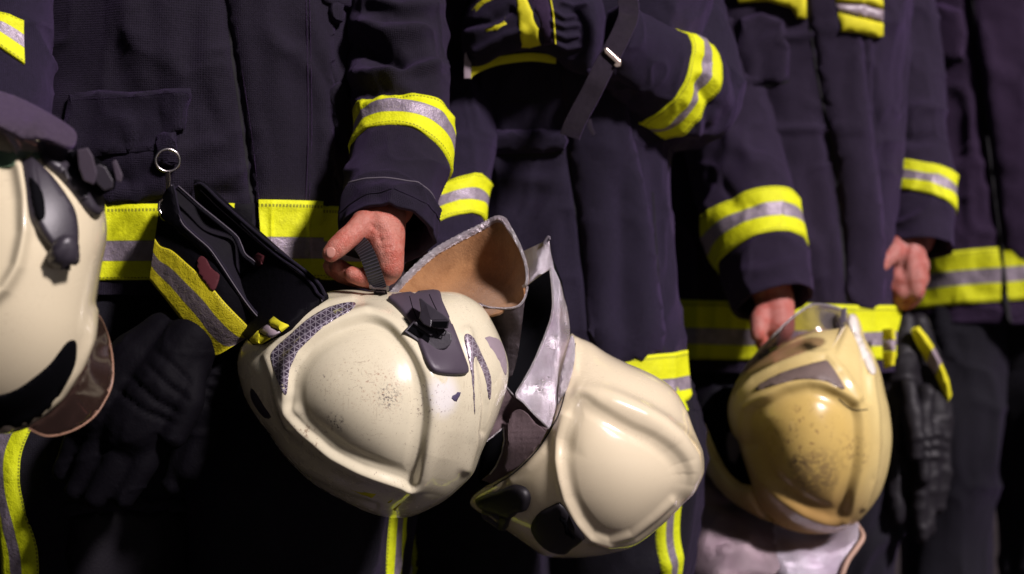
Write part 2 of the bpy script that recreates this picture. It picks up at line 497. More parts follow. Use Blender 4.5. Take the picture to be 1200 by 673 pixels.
def cloth(name, c, weave=1.0, sheen=.25, rough=.85, lint=1.1):
    t = NT(name); u = t.uv(); o = t.obj()
    sep = t.n('ShaderNodeSeparateXYZ'); t.l(u, sep.inputs[0])
    a = t.math('SINE', t.math('MULTIPLY', sep.outputs[0], 2 * PI / .0042)); b = t.math('SINE', t.math('MULTIPLY', sep.outputs[1], 2 * PI / .0042))
    rip = t.math('MAXIMUM', t.math('POWER', t.math('ABSOLUTE', a), 6), t.math('POWER', t.math('ABSOLUTE', b), 6))
    fine = t.noise(900, 2, .6, o); big = t.noise(16, 5, .6, o); lin = t.noise(260, 3, .7, o)
    h = t.math('ADD', t.math('MULTIPLY', rip, .45 * weave), t.math('ADD', t.math('MULTIPLY', fine, .9), t.math('MULTIPLY', t.noise(70, 4, .6, o), 1.2)))
    t.bump(h, .8, .0012)
    k = t.math('ADD', .42, t.math('ADD', t.math('MULTIPLY', big, .5), t.math('MULTIPLY', rip, .55 * weave)))
    k = t.math('ADD', k, t.math('MULTIPLY', t.math('SUBTRACT', lin, .5), lint))
    v = t.n('ShaderNodeVectorMath', operation='SCALE'); v.inputs[0].default_value = c; t.l(k, v.inputs['Scale'])
    t.set(Base_Color=v.outputs[0], Roughness=rough, Sheen_Weight=sheen, Sheen_Roughness=.5, Sheen_Tint=(.62, .36, 1.0), Specular_IOR_Level=.25)
    return t.m

def tape(name, yel=(.70, .745, .003), sil=(.37, .31, .37), e0=.35, e1=.63, dirt=.35):
    t = NT(name); u = t.uv(); o = t.obj(); sep = t.n('ShaderNodeSeparateXYZ'); t.l(u, sep.inputs[0]); y = sep.outputs[1]; x = sep.outputs[0]
    s = t.math('MULTIPLY', t.math('GREATER_THAN', y, e0), t.math('LESS_THAN', y, e1))
    n = t.noise(45, 5, .65, o); d = t.ramp(n, .5, .8)
    yc = t.mix(t.math('MULTIPLY', d, dirt), yel, (yel[0] * .55, yel[1] * .5, .02))
    sc = t.mix(t.ramp(t.noise(90, 4, .6, o), .35, .7), sil, (sil[0] * .72, sil[1] * .72, sil[2] * .74))
    col = t.mix(s, yc, sc)
    mesh_ = t.math('MULTIPLY', t.math('SINE', t.math('MULTIPLY', x, 2200)), t.math('SINE', t.math('MULTIPLY', y, 190)))
    col = t.mix(t.math('MULTIPLY', t.math('MULTIPLY', s, .35), t.ramp(mesh_, -.3, .7)), col, (.14, .11, .13))
    col = t.mix(t.math('MULTIPLY', t.ramp(t.noise(420, 3, .7, o), .5, .75), .28), col, (.30, .28, .02))
    def line(c, w): return t.math('LESS_THAN', t.math('ABSOLUTE', t.math('SUBTRACT', y, c)), w)
    dash = t.math('LESS_THAN', t.math('FRACT', t.math('MULTIPLY', x, 1 / .0036)), .62)
    st = t.math('MULTIPLY', dash, t.math('MAXIMUM', line(.05, .013), line(.95, .013)))
    st2 = t.math('MAXIMUM', line(e0, .008), line(e1, .008))
    col = t.mix(t.math('MULTIPLY', st, .75), col, (.10, .10, .01)); col = t.mix(t.math('MULTIPLY', st2, .4), col, (.12, .11, .06))
    wv = t.n('ShaderNodeTexWave', wave_type='BANDS', bands_direction='DIAGONAL'); wv.inputs['Scale'].default_value = 260; t.l(u, wv.inputs[0])
    h = t.math('ADD', t.math('MULTIPLY', t.noise(700, 2, .5, o), .6), t.math('SUBTRACT', t.math('MULTIPLY', n, 3.2), t.math('MULTIPLY', st, 1.5)))
    t.bump(h, .7, .0014)
    t.set(Base_Color=col, Roughness=t.math('SUBTRACT', .7, t.math('MULTIPLY', s, .28)), Metallic=t.math('MULTIPLY', s, .25), Specular_IOR_Level=.35)
    return t.m

def shellpaint(name, c, dirt=.5, scr=.5, grime=(.16, .09, .04), stains_and_glare=(), rough=.22, speck=(.045, .03, .05), coat=.8):
    t = NT(name); o = t.obj()
    big = t.noise(9, 5, .6, o); col = t.mix(t.math('MULTIPLY', t.ramp(big, .42, .75), .28 * dirt), c, grime)
    # rubbed-off specks and scratches
    cl = t.ramp(t.noise(13, 3, .6, t.map(o, loc=(.3, .1, 0))), .44, .66)
    sp = t.ramp(t.noise(210, 4, .62, o), .66, .71)
    col = t.mix(t.math('MULTIPLY', t.math('MULTIPLY', sp, cl), .9 * scr, clamp=True), col, speck)
    for sc, rot in (((60, 700, 700), (.3, .9, .4)), ((700, 50, 700), (.5, .2, 1.2)), ((700, 600, 45), (.2, 1.0, .6))):
        n = t.noise(1, 2, .5, t.map(o, sc, rot=rot)); m = t.math('MULTIPLY', t.ramp(n, .665, .69), t.math('ADD', .25, cl))
        col = t.mix(t.math('MULTIPLY', m, .55 * scr, clamp=True), col, (.20, .12, .08))
    h = t.noise(30, 3, .5, o)
    for (p, r, cc, amt, scl, lo) in stains_and_glare:
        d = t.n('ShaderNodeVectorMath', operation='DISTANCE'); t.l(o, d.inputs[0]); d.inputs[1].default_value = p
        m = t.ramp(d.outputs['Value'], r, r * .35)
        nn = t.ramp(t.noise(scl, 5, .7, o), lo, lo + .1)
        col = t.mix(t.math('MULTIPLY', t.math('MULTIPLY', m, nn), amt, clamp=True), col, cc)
    t.bump(h, .12, .001)
    ro = t.math('ADD', rough, t.math('MULTIPLY', t.ramp(t.noise(24, 5, .65, o), .4, .8), .22))
    t.set(Base_Color=col, Roughness=ro, Coat_Weight=coat, Coat_Roughness=.055, Specular_IOR_Level=.5)
    return t.m

def plain(name, c, rough=.5, metal=0, bumpscale=0, bs=.3, spec=.5, var=.2, sheen=0, coat=0):
    t = NT(name); o = t.obj(); n = t.noise(60, 4, .6, o)
    v = t.n('ShaderNodeVectorMath', operation='SCALE'); v.inputs[0].default_value = c
    t.l(t.math('ADD', 1 - var * .5, t.math('MULTIPLY', n, var)), v.inputs['Scale'])
    if bumpscale: t.bump(t.noise(bumpscale, 4, .6, o), bs, .001)
    t.set(Base_Color=v.outputs[0], Roughness=rough, Metallic=metal, Specular_IOR_Level=spec, Sheen_Weight=sheen, Coat_Weight=coat)
    return t.m

def alu(name, c=(.62, .56, .62), metal=.55, rough=.36, weave=True):
    t = NT(name); o = t.obj(); u = t.uv(); sep = t.n('ShaderNodeSeparateXYZ'); t.l(u, sep.inputs[0])
    w = t.math('MULTIPLY', t.math('SINE', t.math('MULTIPLY', t.math('ADD', sep.outputs[0], sep.outputs[1]), 2200)), t.math('SINE', t.math('MULTIPLY', t.math('SUBTRACT', sep.outputs[0], sep.outputs[1]), 2200)))
    n = t.noise(38, 5, .6, o); n2 = t.noise(14, 4, .6, o)
    t.bump(t.math('ADD', t.math('MULTIPLY', w, .22), t.math('MULTIPLY', n, 1.9)), .85, .0024)
    col = t.mix(t.ramp(n2, .4, .72), c, (c[0] * .8, c[1] * .72, c[2] * .78))
    t.set(Base_Color=col, Metallic=metal, Roughness=t.math('ADD', rough, t.math('MULTIPLY', n, .15)))
    return t.m

def felt(name, c):
    t = NT(name); o = t.obj(); n = t.noise(420, 4, .7, o); b = t.noise(25, 5, .65, o)
    col = t.mix(t.ramp(b, .35, .7), c, (c[0] * .62, c[1] * .55, c[2] * .5)); col = t.mix(t.math('MULTIPLY', t.ramp(n, .45, .75), .4), col, (c[0] * 1.3, c[1] * 1.25, c[2] * 1.2))
    t.bump(t.math('ADD', n, t.math('MULTIPLY', b, 2)), .8, .0012); t.set(Base_Color=col, Roughness=.95, Sheen_Weight=.3, Specular_IOR_Level=.1)
    return t.m

def prism_tape(name, scale=1.0, ln=(.46, .42, .48), bs=((.05, .035, .06), (.13, .10, .14))):
    """micro-prismatic reflective sticker: light triangle lattice over purple grey"""
    t = NT(name); u = t.uv(); m = None
    for a in (0, PI / 3, 2 * PI / 3):
        q = t.map(u, rot=(0, 0, a)); s = t.n('ShaderNodeSeparateXYZ'); t.l(q, s.inputs[0])
        f = t.math('ABSOLUTE', t.math('SUBTRACT', t.math('FRACT', t.math('MULTIPLY', s.outputs[0], scale / .0062)), .5))
        g = t.math('GREATER_THAN', f, .5 - .075); m = g if m is None else t.math('MAXIMUM', m, g)
    n = t.noise(80, 3, .6, t.obj())
    base = t.mix(t.ramp(n, .3, .7), *bs)
    t.set(Base_Color=t.mix(m, base, ln), Roughness=.3, Coat_Weight=.6, Coat_Roughness=.08, Metallic=.2)
    return t.m

def ribbed(name, c, pitch=.0035):
    t = NT(name); u = t.uv(); s = t.n('ShaderNodeSeparateXYZ'); t.l(u, s.inputs[0])
    w = t.math('SINE', t.math('MULTIPLY', s.outputs[0], 2 * PI / pitch)); t.bump(w, .9, .0012)
    t.set(Base_Color=t.mix(t.ramp(w, -.6, .8), (c[0] * .35, c[1] * .35, c[2] * .35), c), Roughness=.5); return t.m

def skinmat(name, c):
    t = NT(name); o = t.obj(); n = t.noise(60, 5, .65, o); f = t.noise(650, 3, .65, o)
    v = t.n('ShaderNodeTexVoronoi', feature='DISTANCE_TO_EDGE'); v.inputs['Scale'].default_value = 520; t.l(t.map(o, (1, 1, .55), rot=(.2, .5, .3)), v.inputs[0])
    w = t.n('ShaderNodeTexVoronoi', feature='DISTANCE_TO_EDGE'); w.inputs['Scale'].default_value = 130; t.l(t.map(o, (.6, 1, 1.3), rot=(.4, .2, .7)), w.inputs[0])
    fine = t.ramp(v.outputs[0], 0, .16); crease = t.ramp(w.outputs[0], 0, .10)
    col = t.mix(t.ramp(n, .38, .66), c, (c[0] * .88, c[1] * .52, c[2] * .46)); col = t.mix(t.math('MULTIPLY', t.ramp(t.noise(24, 4, .6, o), .45, .7), .5), col, (c[0] * .74, c[1] * .44, c[2] * .42))
    col = t.mix(t.math('MULTIPLY', t.math('SUBTRACT', 1, crease), .10), col, (c[0] * .55, c[1] * .3, c[2] * .27)); col = t.mix(t.math('MULTIPLY', t.ramp(f, .56, .72), .22), col, (c[0] * 1.15, c[1] * 1.35, c[2] * 1.4))
    t.bump(t.math('ADD', t.math('MULTIPLY', n, 1.4), t.math('ADD', t.math('MULTIPLY', fine, .35), t.math('ADD', t.math('MULTIPLY', crease, .16), t.math('MULTIPLY', f, .3)))), .75, .0011)
    t.set(Base_Color=col, Roughness=t.math('ADD', .38, t.math('MULTIPLY', f, .25)), Subsurface_Weight=.06, Subsurface_Radius=(.008, .003, .0015), Subsurface_Scale=.5, Specular_IOR_Level=.38); return t.m

def glass(name, c, alpha):
    t = NT(name); o = t.obj(); n = t.noise(70, 4, .6, o)
    tr = t.n('ShaderNodeBsdfTransparent'); tr.inputs[0].default_value = (*c, 1)
    gl = t.n('ShaderNodeBsdfGlossy'); gl.inputs['Roughness'].default_value = .08; gl.inputs['Color'].default_value = (1, 1, 1, 1)
    df = t.n('ShaderNodeBsdfDiffuse'); df.inputs[0].default_value = (*[x * .4 for x in c], 1)
    fr = t.n('ShaderNodeFresnel'); fr.inputs[0].default_value = 1.5
    m1 = t.n('ShaderNodeMixShader'); t.l(t.math('ADD', alpha, t.math('MULTIPLY', t.ramp(n, .5, .8), .12)), m1.inputs[0]); t.l(tr.outputs[0], m1.inputs[1]); t.l(df.outputs[0], m1.inputs[2])
    m2 = t.n('ShaderNodeMixShader'); t.l(fr.outputs[0], m2.inputs[0]); t.l(m1.outputs[0], m2.inputs[1]); t.l(gl.outputs[0], m2.inputs[2])
    out = [x for x in t.t.nodes if x.type == 'OUTPUT_MATERIAL'][0]; t.l(m2.outputs[0], out.inputs[0]); return t.m

M = {}
M['coatA'] = cloth('dimmed_black_cloth', (.0090, .0064, .0138), sheen=.08)  # blacker cloth, also standing in for the light falling off to the left
M['coatB'] = cloth('navy_cloth', (.0106, .0074, .0195), sheen=.11)
M['coatC'] = cloth('lit_navy_cloth', (.0148, .0090, .0230), sheen=.13)  # lighter navy: the stronger light on the right is put into the colour
M['coatD'] = cloth('purple_lit_navy_cloth', (.0245, .0112, .0335), sheen=.18)  # purple light on the far coat put into its base colour
M['pants'] = cloth('dark_trouser_cloth', (.0055, .0052, .0092), weave=.6, sheen=.05)
M['flap'] = cloth('pocket_cloth', (.0082, .0056, .0140), weave=1, sheen=.08)
M['black'] = cloth('black_lining', (.0045, .004, .006), weave=0, sheen=.05)
M['tape'] = tape('fluorescent_tape')
M['tapeold'] = tape('soiled_tape', (.50, .44, .006), (.17, .14, .15), .34, .66, .6)
M['stripe'] = tape('trouser_stripe', (.60, .68, .004), (.26, .22, .27), .36, .64, .4)
M['yellow'] = plain('yellow_fabric', (.62, .58, .006), .8, bumpscale=500, var=.3)
M['thread'] = plain('pale_thread', (.12, .105, .125), .8, var=.3)
M['seam'] = plain('dark_seam', (.004, .0035, .005), .9)
M['rubber'] = plain('dark_rubber', (.070, .055, .074), .45, bumpscale=700, bs=.15, spec=.4)
M['plastic'] = plain('black_plastic', (.032, .027, .036), .42, bumpscale=500, bs=.12)
M['grip'] = plain('grey_buckle_plastic', (.125, .10, .125), .45)
M['plasticmat'] = plain('matt_black_plastic', (.009, .0075, .010), .5, spec=.35)
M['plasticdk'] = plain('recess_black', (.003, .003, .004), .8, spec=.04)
M['strap'] = ribbed('ribbed_strap', (.030, .026, .034))
M['web'] = cloth('webbing', (.022, .017, .022), weave=.5)
M['steel'] = plain('nickel_steel', (.62, .58, .56), .22, metal=1.0)
M['brass'] = plain('tarnished_buckle', (.62, .50, .42), .3, metal=.7)
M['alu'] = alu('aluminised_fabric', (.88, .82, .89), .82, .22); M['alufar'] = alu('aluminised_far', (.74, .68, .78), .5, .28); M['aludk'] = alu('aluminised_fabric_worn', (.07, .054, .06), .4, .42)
M['alubr'] = alu('aluminised_lining', (.13, .088, .095), .15, .6)
M['alutrim'] = alu('aluminised_binding', (.70, .66, .68), .5, .3)
M['tan'] = felt('tan_felt', (.32, .165, .07))
M['prism'] = prism_tape('prismatic_sticker'); M['prism2'] = prism_tape('prismatic_sticker_dull', 1.1, (.36, .32, .36), ((.12, .09, .12), (.22, .17, .2))); M['prism3'] = plain('mesh_sticker', (.17, .125, .11), .5, bumpscale=300, bs=.6, var=.6)
M['sticker'] = plain('pale_sticker', (.30, .24, .27), .4)
M['green'] = plain('green_band', (.16, .26, .16), .4)
M['leather'] = plain('glove_leather', (.0024, .0020, .0036), .72, bumpscale=160, bs=.7, spec=.08)
M['leatherlt'] = plain('shiny_glove_leather', (.010, .0085, .011), .5, bumpscale=120, bs=.6)
M['knee'] = plain('knee_leather', (.007, .006, .0085), .6, bumpscale=300, bs=.5, spec=.15)
M['red'] = plain('dark_red_print', (.06, .003, .007), .8)
M['skin'] = skinmat('skin_ruddy', (.50, .205, .15)); M['skin2'] = skinmat('skin_pinkish', (.48, .20, .165))  # second skin is slightly pinker
M['nail'] = plain('nail', (.53, .25, .195), .33, var=.1)
M['smoke'] = glass('smoked_visor', (.20, .11, .085), .35); M['clear'] = glass('clear_visor', (.80, .72, .74), .16)
M['boot'] = plain('boot_leather', (.01, .01, .011), .45)
def op(px, py, d): return tuple(float(x) for x in P(px, py, d))

# ------------------------------------------------------------------ setting
def slab_mesh(x0, x1, y0, y1, z0, z1):
    v = [(x, y, z) for z in (z0, z1) for y in (y0, y1) for x in (x0, x1)]
    return mesh_from(v, [(0, 2, 3, 1), (4, 5, 7, 6), (0, 1, 5, 4), (2, 6, 7, 3), (0, 4, 6, 2), (1, 3, 7, 5)])
t = NT('asphalt'); o_ = t.obj()
t.set(Base_Color=t.mix(t.ramp(t.noise(3, 5, .6, o_), .3, .7), (.014, .0085, .0095), (.022, .014, .016)), Roughness=.85); t.bump(t.noise(160, 3, .6, o_), .6, .004)
ground = link('ground', mesh_from([(-60, -60, 0), (60, -60, 0), (60, 60, 0), (-60, 60, 0)], [(0, 1, 2, 3)]), t.m, None, False); tag(ground, kind='structure')
t = NT('hall_brick'); o_ = t.obj(); bk = t.n('ShaderNodeTexBrick'); t.l(t.map(o_, rot=(PI / 2, 0, 0)), bk.inputs[0]); bk.inputs['Scale'].default_value = 2.2
bk.inputs['Color1'].default_value = (.03, .016, .019, 1); bk.inputs['Color2'].default_value = (.024, .014, .018, 1); bk.inputs['Mortar'].default_value = (.028, .022, .025, 1)
t.set(Base_Color=bk.outputs[0], Roughness=.9); t.bump(bk.outputs['Fac'], -.4, .01)
wall = link('brick_wall', slab_mesh(-14, 14, 7.5, 7.9, -.05, 4.5), t.m, None, False)
tag(wall, 'dull reddish brick wall behind the row of firefighters', 'wall')

# ------------------------------------------------------------------ people
def person(name_label, chains, voxel, sm, mat, loc, folds=()):
    e = empty('person', loc, name_label, 'person', 'firefighters standing in a row')
    b = link('body', body_mesh(chains, voxel, sm, folds), mat, e)
    return e, b

def base_chains(px, d, w=.19, zsh=1.44, hip=.09):
    """legs, trunk, neck and head of a standing figure whose middle stands at photo column px, depth d"""
    x = (px - 600) / F * d; y = d; V = lambda a, b, c: np.array((x + a, y + b, c))
    ch = [[(V(0, 0, .93), hip + .01), (V(0, .01, 1.12), hip + .005), (V(0, .01, 1.32), .115), (V(0, .02, 1.42), .08), (V(0, .01, 1.54), .055), (V(0, 0, 1.64), .075)],
          [(V(0, .005, 1.62), .085), (V(0, -.005, 1.70), .095)], [(V(0, -.095, 1.645), .014), (V(0, -.112, 1.625), .016)],
          [(V(-.092, 0, 1.65), .018), (V(-.097, .01, 1.63), .014)], [(V(.092, 0, 1.65), .018), (V(.097, .01, 1.63), .014)], [(V(-.03, -.075, 1.59), .022), (V(.03, -.075, 1.59), .022)],
          [(V(-w + .03, .01, zsh - .05), .06), (V(0, .01, zsh - .03), .085), (V(w - .03, .01, zsh - .05), .06)]]
    for s in (-1, 1):
        ch.append([(V(s * hip * .85, 0, .90), hip * .8), (V(s * hip * 1.2, -.01, .50), .055), (V(s * .12, .01, .12), .04), (V(s * .12, .01, .06), .04)])
        ch.append([(V(s * .12, .03, .05), .04), (V(s * .13, -.13, .04), .035)])
    return ch

def sleeve_arm(rows, stop=.95, wrist=.026):
    r = np.asarray(rows, float); u = np.linspace(.03, stop, 9); q = catmull(r, u)
    return [(P(a, b, d), max(wrist, min(.05, .52 * h * d / F))) for a, b, d, h in q]

def v_at(tube, u, px):
    v = np.linspace(.05, PI - .05, 400); return float(v[np.argmin(abs(pix(tube.S(np.full_like(v, u), v))[:, 0] - px))])

def arm_chain(pts): return [(P(a, b, d), r) for a, b, d, r in pts]

def trousers(px, d, hip_px, y_top, mat, parent, sep=118, half=105, lean=0, seed=0):
    """two trouser legs and the seat, one piece; returns the tubes"""
    k = d / F; tubes = []
    zf = lambda z: 336.5 + (CAM[2] - z) * F / d
    vs, fs, us = [], [], []; n0 = 0
    for s in (-1, 1):
        c = px + s * sep * .5 / k * .001 * 1 if False else px + s * sep
        rows = [(px + s * sep * .72, y_top, d, half * 1.0), (c, (y_top + zf(.55)) / 2, d, half * 1.02), (c + s * 6, zf(.55), d - .02, half * .97), (c + s * 8, zf(.30), d + .01, half * .74), (c + s * 8, zf(.055), d, half * .78)]
        tb = Tube(rows, ratio=.95, amp=.010, scale=6, seed=seed + (7 if s > 0 else 0), stretch=(1.3, 1.3, .5)); tubes.append(tb)
        U, Vv = np.meshgrid(np.linspace(0, 1, 130), np.linspace(0, 2 * PI, 80, endpoint=False), indexing='ij')
        p = tb.S(U, Vv); vs.append(p.reshape(-1, 3)); fs += grid_faces(130, 80, True, n0); us.append(np.stack([Vv * tb.a.mean(), U * tb.len], -1).reshape(-1, 2)); n0 += 130 * 80
        tb.verts = p.reshape(-1, 3); tb.bvh = BVHTree.FromPolygons([tuple(x) for x in tb.verts], grid_faces(130, 80, True))
    hip = Tube([(px, y_top - 60, d, sep + half * .8), (px, y_top, d, sep * .98 + half * .75), (px, y_top + 110 * 1.7 / d, d, sep * .9 + half * .5)], ratio=.52, sq=.8, amp=.004, scale=7, seed=seed)
    U, Vv = np.meshgrid(np.linspace(0, 1, 40), np.linspace(0, 2 * PI, 90, endpoint=False), indexing='ij')
    p = hip.S(U, Vv); vs.append(p.reshape(-1, 3)); fs += grid_faces(40, 90, True, n0); us.append(np.stack([Vv * .2, U * .2], -1).reshape(-1, 2))
    me = mesh_from(np.concatenate(vs), fs, np.concatenate(us)); fix_normals(me)
    return link('trousers', me, mat, parent), tubes

def side_stripe(tube, v, half, mat, parent, wav=.12):
    """lengthwise reflective stripe down a trouser leg"""
    U = np.linspace(.02, .97, 160); k = np.linspace(0, 1, 9); rows = []; uv = []
    for kk in k:
        w = v + (kk - .5) * 2 * half + wav * noise3(np.stack([U * 9 + tube.seed, U * 0, U * 0], -1), 3)
        rows.append(tube.S(U, w, .004 * (1 if 0 < kk < 1 else -.3))); uv.append(np.stack([U * tube.len, np.full_like(U, kk)], -1))
    me = mesh_from(np.concatenate(rows), grid_faces(9, 160), np.concatenate(uv)); fix_normals(me)
    return link('side_stripe', me, mat, parent)

def boots(px, d, parent, sep):
    for s in (-1, 1):
        x = (px + s * sep - 600) / F * d
        rows = []
        V, U = np.meshgrid(np.linspace(0, 2 * PI, 40, endpoint=False), np.linspace(0, 1, 24))
        ln = np.interp(U, [0, .25, .5, 1], [.145, .14, .085, .06]); wd = np.interp(U, [0, .25, .5, 1], [.052, .053, .05, .055])
        cy = np.interp(U, [0, .25, .5, 1], [-.05, -.05, -.005, .01])
        p = np.stack([x + wd * np.cos(V), d + cy + ln * np.sin(V), .004 + U * .2], -1)
        me = mesh_from(p.reshape(-1, 3), grid_faces(24, 40, True) + [tuple(range(40))[::-1], tuple(range(23 * 40, 24 * 40))]); fix_normals(me)
        link('boot', me, M['boot'], parent)

d1, d2, d3, d4, d5 = 1.36, 1.80, 2.02, 2.42, 2.95     # how far each person stands
ROW2 = [(438, -255, 1.77, 74), (450, -150, 1.765, 70), (462, -40, 1.75, 58), (467, 40, 1.73, 55), (470, 110, 1.695, 56), (469, 170, 1.655, 57), (460, 225, 1.598, 56), (454, 274, 1.553, 54)]
ROW2R = [(22, -255, 1.80, 74), (-8, -120, 1.84, 66), (-24, 20, 1.86, 58), (-10, 150, 1.84, 54), (0, 262, 1.82, 48)]
ROW3R = [(505, -205, d3, 68), (518, -80, 2.0, 60), (536, 40, 1.98, 50), (540, 150, 1.93, 44), (531, 235, 1.87, 41), (518, 318, 1.80, 41)]
ROW3 = [(735, -210, d3 + .03, 62), (745, -110, 2.05, 62), (768, -20, 2.05, 62), (796, 56, 2.04, 62), (800, 110, 1.99, 66), (776, 94, 1.925, 58), (744, 70, 1.878, 50), (712, 48, 1.845, 44)]
ROW4 = [(808, -165, d4, 56), (818, -90, 2.40, 60), (834, 10, 2.38, 62), (850, 110, 2.34, 60), (866, 200, 2.29, 57), (884, 275, 2.235, 54), (908, 355, 2.175, 44)]
ROW4L = [(1036, -160, d4 + .04, 48), (1042, -60, 2.49, 47), (1052, 40, 2.48, 45), (1064, 140, 2.44, 43), (1074, 215, 2.405, 41), (1078, 292, 2.36, 38)]
ROW1 = [(-90, -340, d1, 90), (-55, -220, 1.38, 82), (-20, -90, 1.41, 74), (-4, 20, 1.395, 60), (0, 90, 1.37, 60), (-4, 165, 1.34, 56)]
ROW1O = [(-510, -340, d1, 90), (-545, -200, 1.38, 80), (-560, -40, 1.42, 68), (-560, 140, 1.40, 60), (-556, 260, 1.36, 54)]
ROW5R = [(1080, -150, d5, 44), (1062, -60, 2.98, 44), (1058, 60, 3.0, 40), (1062, 180, 2.98, 36), (1066, 285, 2.95, 32)]
ROW5L = [(1262, -150, d5, 46), (1272, -60, 2.96, 48), (1266, 60, 2.95, 52), (1250, 160, 2.93, 52), (1238, 235, 2.90, 42)]
FIST = [([(446, 236, 1.575, .028), (447, 262, 1.552, .0275), (449, 288, 1.545, .024)]),                         # palm
       ([(432, 250, 1.562, .020), (445, 270, 1.54, .022), (455, 296, 1.532, .018), (457, 312, 1.53, .0155)]),          # thumb side of the palm
       ([(455, 300, 1.535, .0145), (459, 317, 1.538, .012), (447, 328, 1.545, .011), (428, 327, 1.546, .010), (413, 322, 1.545, .0095)]),   # index
       ([(452, 300, 1.56, .015), (455, 322, 1.562, .012), (436, 330, 1.566, .0105), (412, 323, 1.564, .010), (397, 313, 1.560, .0095)]),
       ([(450, 300, 1.582, .0145), (448, 322, 1.574, .011), (424, 328, 1.572, .010), (400, 323, 1.570, .009), (387, 312, 1.570, .0088)]),
       ([(446, 298, 1.602, .013), (440, 318, 1.596, .010), (420, 324, 1.595, .009), (398, 322, 1.592, .0085), (388, 316, 1.592, .008)]),
       ([(434, 254, 1.552, .0185), (426, 263, 1.530, .0148), (414, 274, 1.518, .0128), (405, 281, 1.511, .0125), (394, 291, 1.506, .0118), (388, 297, 1.504, .0100)])]
def fist(spec, f=lambda a, b, d, r: (a, b, d, r)): return [arm_chain([f(*q) for q in c]) for c in spec]
GP = 'firefighters standing in a row'
# ---------- person with the black coat, holding the cream helmet by its strap
handfolds = [([(403, 272), (410, 279), (409, 288)], 1.5, -.0018), ([(407, 270), (414, 277), (413, 285)], 1.3, -.0014), ([(399, 276), (405, 282)], 1.3, -.0006),
             ([(434, 262), (444, 272), (446, 284)], 1.8, -.0024), ([(440, 262), (452, 274)], 1.6, -.0016), ([(444, 284), (456, 279)], 1.6, -.0018), ([(446, 292), (460, 290)], 1.8, -.0016),
             ([(402, 310), (407, 318)], 1.5, -.0008), ([(436, 246), (448, 256)], 4, .0012), ([(424, 258), (418, 266), (416, 276)], 2.5, -.0008)]
ch = base_chains(228, d2 + .02)
ch.append(sleeve_arm(ROW2, .9) + arm_chain([(446, 244, 1.575, .027)]))
ch += fist(FIST)
ch.append(sleeve_arm(ROW2R) + arm_chain([(0, 240, 1.82, .028), (2, 300, 1.81, .03), (4, 340, 1.80, .02)]))
p2, _ = person('firefighter in the blackest coat, bare hand gripping a ribbed strap above the scuffed cream helmet', ch, .0024, 4, M['skin'], (op(228, 0, d2)[0], d2, 0), handfolds)
hs = RaySurf(BVHTree.FromObject(bpy.data.objects['body'], bpy.context.evaluated_depsgraph_get()))
# the BVH above is in local space = world space for these meshes
nl = patch('thumb_nail', [(382.5, 292), (387.5, 289.5), (392.5, 292.5), (392.5, 299), (388, 302.5), (383, 300)], hs, M['nail'], bpy.data.objects['body'], off=.0006, edge=1.2, res=2, back=-.001)

F2 = [([(150, -20), (170, 60), (165, 110)], 16, .008), ([(215, -20), (200, 60), (215, 100)], 14, .007), ([(150, 190), (230, 175), (268, 165)], 12, .006), ([(255, 215), (285, 200), (300, 190)], 9, .007),
      ([(120, 200), (180, 232), (290, 225)], 10, -.006), ([(350, -10), (372, 60), (398, 110)], 12, .007), ([(318, 40), (330, 150), (318, 235)], 16, .005), ([(240, 0), (245, 80), (262, 150)], 12, .006), ([(262, -30), (288, 150), (297, 250)], 7, -.012)]
t2 = Tube([(246, -330, d2, 115), (246, -285, d2, 205), (244, -200, d2, 214), (242, -80, d2, 212), (240, 60, d2, 206), (238, 180, d2, 204), (238, 290, d2, 204), (238, 345, d2, 207)], ratio=.68, sq=.94, amp=.0075, scale=7, seed=3, yaw=.035, folds=F2, stretch=(1.3, 1, .8))
jk2 = t2.build('jacket', M['coatA'], p2, 260, 240, lip=1)
s2 = RaySurf(t2.bvh)
ua_, ub_ = t2.u_y(247), t2.u_y(329)
bands(t2, ua_, ub_, M['tape'], jk2, tilt=-.004, ph=0, v0=v_at(t2, ua_, 276), v1=PI * 2 - .12, nv=220)
bands(t2, ua_ - .006, ub_ - .006, M['tape'], jk2, v0=v_at(t2, ua_, 374), v1=v_at(t2, ua_, 301), off=.010, nv=80)
bands(t2, ua_, ub_, M['tape'], jk2, v0=-.1, v1=v_at(t2, ua_, 371), off=.0028, nv=80)
patch('front_opening_shade', [(272, 236), (300, 238), (302, 300), (304, 342), (280, 342), (276, 300)], RaySurf(t2.bvh), M['black'], jk2, off=.0045, edge=2, res=6, smooth=0)  # black patch stands in for the shadow inside the front opening
patch('placket', [(262, -90), (276, 60), (290, 160), (299, 236), (302, 243), (340, 243), (392, 242), (394, 236), (392, 150), (392, 40), (392, -90)], s2, M['coatA'], jk2, off=.0045, edge=2.5, res=6)
ribbon('seam', [(259, -90), (272, 60), (286, 160), (296, 240)], 4.5, s2, M['seam'], jk2, off=.0012)  # dark seam, widened to paint the shadow left of the placket
ribbon('stitching', [(267, -90), (281, 60), (295, 160), (304, 240)], 1.0, s2, M['coatD'], jk2, off=.0058, back=.004)
ribbon('stitching', [(357, -60), (360, 60), (361, 160), (358, 240)], 1.0, s2, M['coatD'], jk2, off=.0058, back=.004)
ribbon('stitching', [(361, -60), (364, 60), (365, 160), (362, 240)], 1.0, s2, M['coatD'], jk2, off=.0058, back=.004)
patch('pocket', [(88, 118), (210, 112), (206, 176), (190, 232), (100, 236), (86, 180)], s2, M['flap'], jk2, off=.006, edge=5, res=6, smooth=3)
